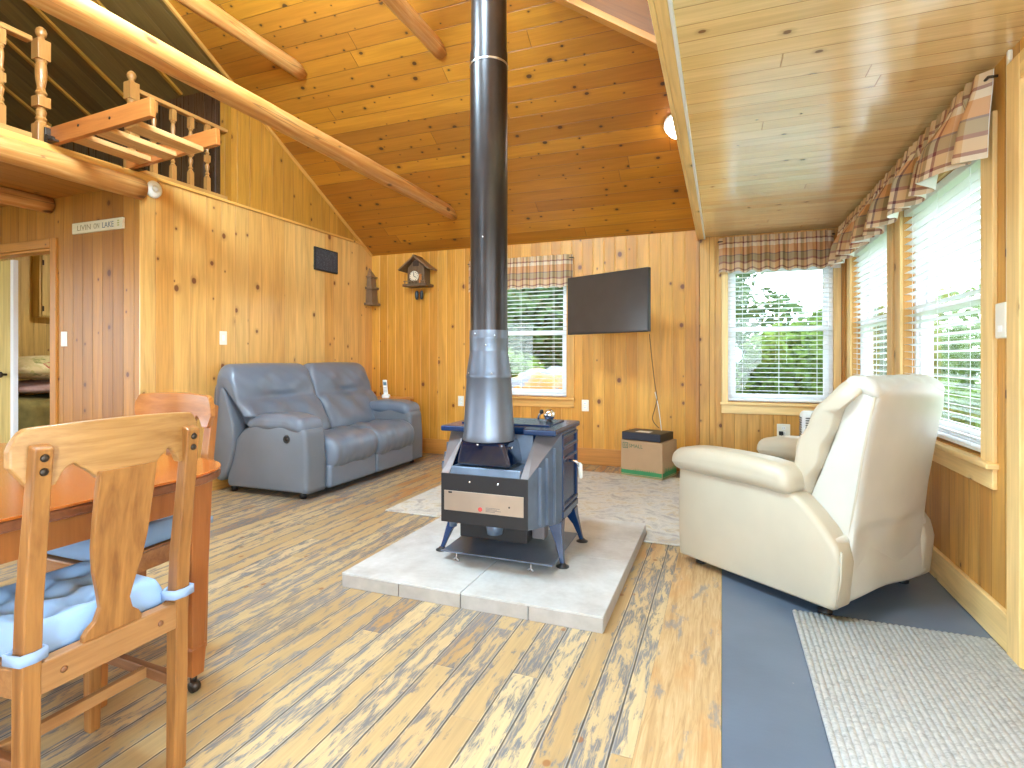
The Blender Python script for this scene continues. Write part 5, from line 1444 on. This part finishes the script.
MB().box((XW+.0005, ya_, za), (xf, yb_, zb)).build('body', M_pale, kb, bevel=.003)
for k, (da, db) in enumerate(((ya_+.015, (ya_+yb_)/2-.004), ((ya_+yb_)/2+.004, yb_-.015))):
    dr = MB().box((xf+.0005, da, za+.015), (xf+.019, db, zb-.015)).build('door', M_pale, kb, bevel=.004)
    MB().box((xf+.018, da+.06, za+.075), (xf+.026, db-.06, zb-.075)).build('door_panel', M_pale, dr, bevel=.004)
    for z_ in (za+.1, zb-.1):
        MB().box((xf+.0185, da+.003, z_-.03), (xf+.027, da+.02, z_+.03)).build('hinge', M_brass, dr, bevel=.001)
struct(MB().box((XW, 2.985, 2.44), (XL-.125, YB, 2.465)), 'ceiling_bedroom', M_pale, along=(1, 0, 0))
bl_ = thing('ceiling_light', 'dome light on the bedroom ceiling', 'ceiling light', (-5.9, 4.3, 2.44))
MB().lathe([(0, .0005), (.14, .0005), (.14, .03), (0, .03)], (-5.9, 4.3, 2.44), 24, (0, 0, -1)).build('base_ring', M_white, bl_)
MB().lathe([(.13, .031), (.12, .06), (.08, .09), (0, .105)], (-5.9, 4.3, 2.44), 24, (0, 0, -1)).build('glass_dome', M_lampbed, bl_, smooth=True)

# ------------------------------------------------------------------ outdoors
GZ = -.55
def grass():
    t = NT('lawn'); o = t.obj(); n = t.noise(o, 1.2, 4, .7); n2 = t.noise(o, 30., 3)
    return t.fin(t.ramp(t.m_('ADD', t.m_('MULTIPLY', n, .7), t.m_('MULTIPLY', n2, .3)), [(.35, c8(78, 104, 46)), (.6, c8(112, 138, 66)), (.75, c8(140, 152, 92))]), .9)
M_lawn = grass()
def leafmat(name, c1, c2):
    t = NT(name); n = t.noise(t.obj(), 1.1, 4, .7)
    col = t.ramp(n, [(.3, c1), (.7, c2)])
    df = t.n('ShaderNodeBsdfDiffuse', {0: col}); tl_ = t.n('ShaderNodeBsdfTranslucent', {0: col})
    mx_ = t.n('ShaderNodeMixShader', {0: .45, 1: df.outputs[0], 2: tl_.outputs[0]})
    t.t.links.new(mx_.outputs[0], t.out.inputs[0])
    return t.m
M_leaf = leafmat('green_leaves', c8(70, 96, 44), c8(130, 158, 84)); M_leafd = leafmat('dark_green_leaves', c8(58, 84, 50), c8(112, 140, 92))
M_leafs = leafmat('pale_green_leaves', c8(96, 120, 66), c8(150, 172, 112))
M_bark = plain('grey_bark', c8(128, 120, 112), .9, var=.3)
mb = MB(); mb.sheet(lambda u, v: ((-30+60*u, -20+60*v, GZ), (60*u, 60*v)), 8, 8)
o = mb.build('ground_lawn', M_lawn); tag(o, 'green lawn outside the windows', kind='structure')
def leaves(name, m, label, blobs, n, size, seed):
    rnd = random.Random(seed); vs, fs = [], []
    tot = sum(b[3]*b[4]*b[5] for b in blobs)
    for cx, cy, cz, rx, ry, rz in blobs:
        for _ in range(int(n*rx*ry*rz/tot)):
            d = V((rnd.gauss(0, 1), rnd.gauss(0, 1), rnd.gauss(0, 1))).normalized()*rnd.uniform(.35, 1)**.5
            p = V((cx+d.x*rx, cy+d.y*ry, cz+d.z*rz))
            if p.z < GZ+.02: p.z = GZ+.02+rnd.random()*.3
            a = V((rnd.gauss(0, 1), rnd.gauss(0, 1), rnd.gauss(0, .6))).normalized(); b = a.orthogonal().normalized()
            s = size*rnd.uniform(.6, 1.3); i = len(vs)
            vs += [p-a*s, p+b*s*.5, p+a*s, p-b*s*.5]; fs.append((i, i+1, i+2, i+3))
    me = bpy.data.meshes.new(name); me.from_pydata(vs, [], fs); me.materials.append(m)
    o = bpy.data.objects.new(name, me); COL.objects.link(o)
    return tag(o, label, 'foliage', kind='stuff')
rnd = random.Random(31)
bl1 = [(rnd.uniform(-7, 1), rnd.uniform(12, 16), rnd.uniform(.2, 5.4), rnd.uniform(.8, 1.6), .9, rnd.uniform(.8, 1.5)) for _ in range(70)]
leaves('tree_foliage', M_leafd, 'soft green trees standing well behind the house', bl1, 46000, .14, 1)
bl2 = [(rnd.uniform(-4.4, -1.6), rnd.uniform(9.4, 10.2), rnd.uniform(-.1, .9), .8, .6, .6) for _ in range(7)]
leaves('shrub_foliage', M_leaf, 'bright green shrubs seen through the back window behind the stove', bl2, 9000, .08, 2)
bl3 = [(rnd.uniform(-.6, 3.2), rnd.uniform(8.6, 10.5), rnd.uniform(-.2, 1.5), rnd.uniform(.5, .9), .7, rnd.uniform(.4, .8)) for _ in range(14)]
leaves('shrub_foliage', M_leaf, 'sunny green bushes seen through the sunroom end window', bl3, 16000, .08, 3)
bl4 = [(rnd.uniform(5.5, 9), rnd.uniform(3, 22), rnd.uniform(-.2, 3.2), rnd.uniform(.6, 1.1), 1., rnd.uniform(.5, 1.)) for _ in range(44)]
leaves('shrub_foliage', M_leafs, 'green bushes seen through the sunroom side windows', bl4, 17000, .12, 4)
mb = MB()
for i in range(9):
    x, y = rnd.uniform(-6, 1), rnd.uniform(11, 14)
    mb.tube([(x, y, GZ), (x+.1, y, 2), (x+rnd.uniform(-.3, .3), y, 6)], [.1, .08, .04], 8)
o = mb.build('tree_trunks', M_bark, smooth=True); tag(o, 'pale thin tree trunks among the trees behind the house', 'trunks', kind='stuff')
wp = thing('wood_pile', 'covered wood pile with an orange and grey tarp seen through the back window', 'wood pile', (-2.35, 7.75, GZ))
M_fire = plain('split_firewood', c8(206, 160, 104), .85, var=.25, scale=12.)
mb = MB(); rnd = random.Random(5)
for r_ in range(10):
    for k in range(9):
        mb.tube([(-2.85+k*.135+(r_ % 2)*.08, 7.45+rnd.uniform(-.03, .03), GZ+.075+r_*.128), (-2.85+k*.135+(r_ % 2)*.08, 8.05, GZ+.075+r_*.128)], rnd.uniform(.066, .078), 7)
mb.build('firewood', M_fire, wp)
def tarp(u, v):
    x = -2.95+1.25*u; y = 7.36+.8*v
    z = GZ+1.40+.12*math.sin(u*3)+.03*math.sin(u*14+v*9)+.03*math.sin(v*17)-(.45*max(0, .25-v)/.25)
    return (x, y, z), (u, v)
t_ = NT('orange_grey_tarp'); nn = t_.noise(t_.obj(), 2.2, 3, .6)
M_tarp = t_.fin(t_.ramp(nn, [(.3, c8(176, 118, 44)), (.46, c8(160, 124, 84)), (.54, c8(104, 110, 120)), (.68, c8(150, 154, 160))], 'CONSTANT'), .5)
MB().sheet(tarp, 40, 26).build('tarp', M_tarp, wp, smooth=True, solid=.006)

# ------------------------------------------------------------------ light
w = bpy.data.worlds.new('sky'); S.world = w; w.use_nodes = True
wt = w.node_tree; bg = wt.nodes['Background']
tc_ = wt.nodes.new('ShaderNodeTexCoord'); sp_ = wt.nodes.new('ShaderNodeSeparateXYZ'); rp = wt.nodes.new('ShaderNodeValToRGB')
wt.links.new(tc_.outputs['Generated'], sp_.inputs[0]); wt.links.new(sp_.outputs[2], rp.inputs[0]); wt.links.new(rp.outputs[0], bg.inputs[0])
rp.color_ramp.elements[0].position = 0.; rp.color_ramp.elements[0].color = (.80, .91, 1., 1)
rp.color_ramp.elements[1].position = .7; rp.color_ramp.elements[1].color = (.74, .87, 1., 1)
bg.inputs[1].default_value = 4.4
def portal(c, rot, sx, sy):
    l = bpy.data.lights.new('daylight_portal', 'AREA'); l.shape = 'RECTANGLE'; l.size = sx; l.size_y = sy; l.cycles.is_portal = True
    o = bpy.data.objects.new('daylight_portal', l); COL.objects.link(o); o.location = c; o.rotation_euler = rot
for a in (W1, W2): portal(((a[0]+a[1])/2, YB+WT+.01, (WZ0+WZ1)/2), (-PI/2, 0, 0), a[1]-a[0], WZ1-WZ0)
for a in (W3, W4, (-2.9, -.9), (-.6, 1.2)): portal((XR+WT+.01, (a[0]+a[1])/2, 1.4), (0, PI/2, 0), 1.4, a[1]-a[0])
for a in ((-6.9, -5.2), (-3.6, -2.2), (-.05, .95)): portal(((a[0]+a[1])/2, YF-WT-.01, 1.23), (PI/2, 0, 0), a[1]-a[0], 1.95)
for a in ((-2.4, 1.4),): portal((XW-WT-.01, (a[0]+a[1])/2, 1.4), (0, -PI/2, 0), 1.5, a[1]-a[0])
def globe(parent, loc, power, col, r):
    m = emit('fill_globe_glow', (*col, 1), power/(4*PI*PI*r*r))
    MB().lathe([(0, -r)]+[(r*math.sin(PI*i/14), -r*math.cos(PI*i/14)) for i in range(1, 14)]+[(0, r)], loc, 20).build('globe', m, parent, smooth=True)
# unseen pendant lamps added under the ridge as fill light for the room
for x, y in ((-2.42, 1.6), (-1.25, 1.2), (-2.42, -.9)):
    zc = roofz(y)
    pt = thing('hanging_fill_lamp', 'unseen globe added under the roof ridge to fill the room with light', 'pendant lamp', (x, y, zc), 0, 'added fill lamps under the ridge')
    MB().lathe([(0, .0), (.06, .0), (.05, .03), (0, .03)], (x, y, zc), 20, (0, 0, -1)).build('canopy', M_black, pt, smooth=True)
    MB().tube([(x, y, zc-.02), (x, y, zc-1.08)], .006, 8).build('stem', M_black, pt, smooth=True)
    MB().lathe([(.02, .0), (.09, -.02), (.10, -.04), (.02, -.01)], (x, y, zc-1.07), 24).build('shade_ring', M_black, pt, smooth=True)
    globe(pt, (x, y, zc-1.34), 190 if y > 0 else 40, (.55, .82, 1.), .27)
for x, y, p in ((.25, -1.15, 150),):  # globe lamp added out of view to brighten the sunroom ceiling
    fl_ = thing('standing_fill_lamp', 'unseen globe lamp added behind the camera to light the sunroom', 'floor lamp', (x, y, 0), 0, 'added fill lamps behind the camera')
    MB().lathe([(0, .002), (.14, .002), (.14, .02), (.02, .03), (0, .03)], (x, y, 0), 24).build('base', M_black, fl_, smooth=True)
    MB().tube([(x, y, .03), (x, y, 1.02)], .011, 10).build('pole', M_black, fl_, smooth=True)
    MB().lathe([(.02, 1.0), (.10, 1.03), (.105, 1.05), (.02, 1.04)], (x, y, 0), 24).build('shade_ring', M_black, fl_, smooth=True)
    globe(fl_, (x, y, 1.22), p, (.50, .77, 1.), .17)
S.view_settings.view_transform = 'Standard'; S.view_settings.look = 'None'; S.view_settings.gamma = 1.; S.view_settings.use_curve_mapping = False
S.view_settings.exposure = 1.05
S.cycles.use_denoising = True
S.cycles.max_bounces = 12; S.cycles.diffuse_bounces = 6; S.cycles.transparent_max_bounces = 16; S.cycles.sample_clamp_indirect = 6.
S.cycles.caustics_reflective = False; S.cycles.caustics_refractive = False
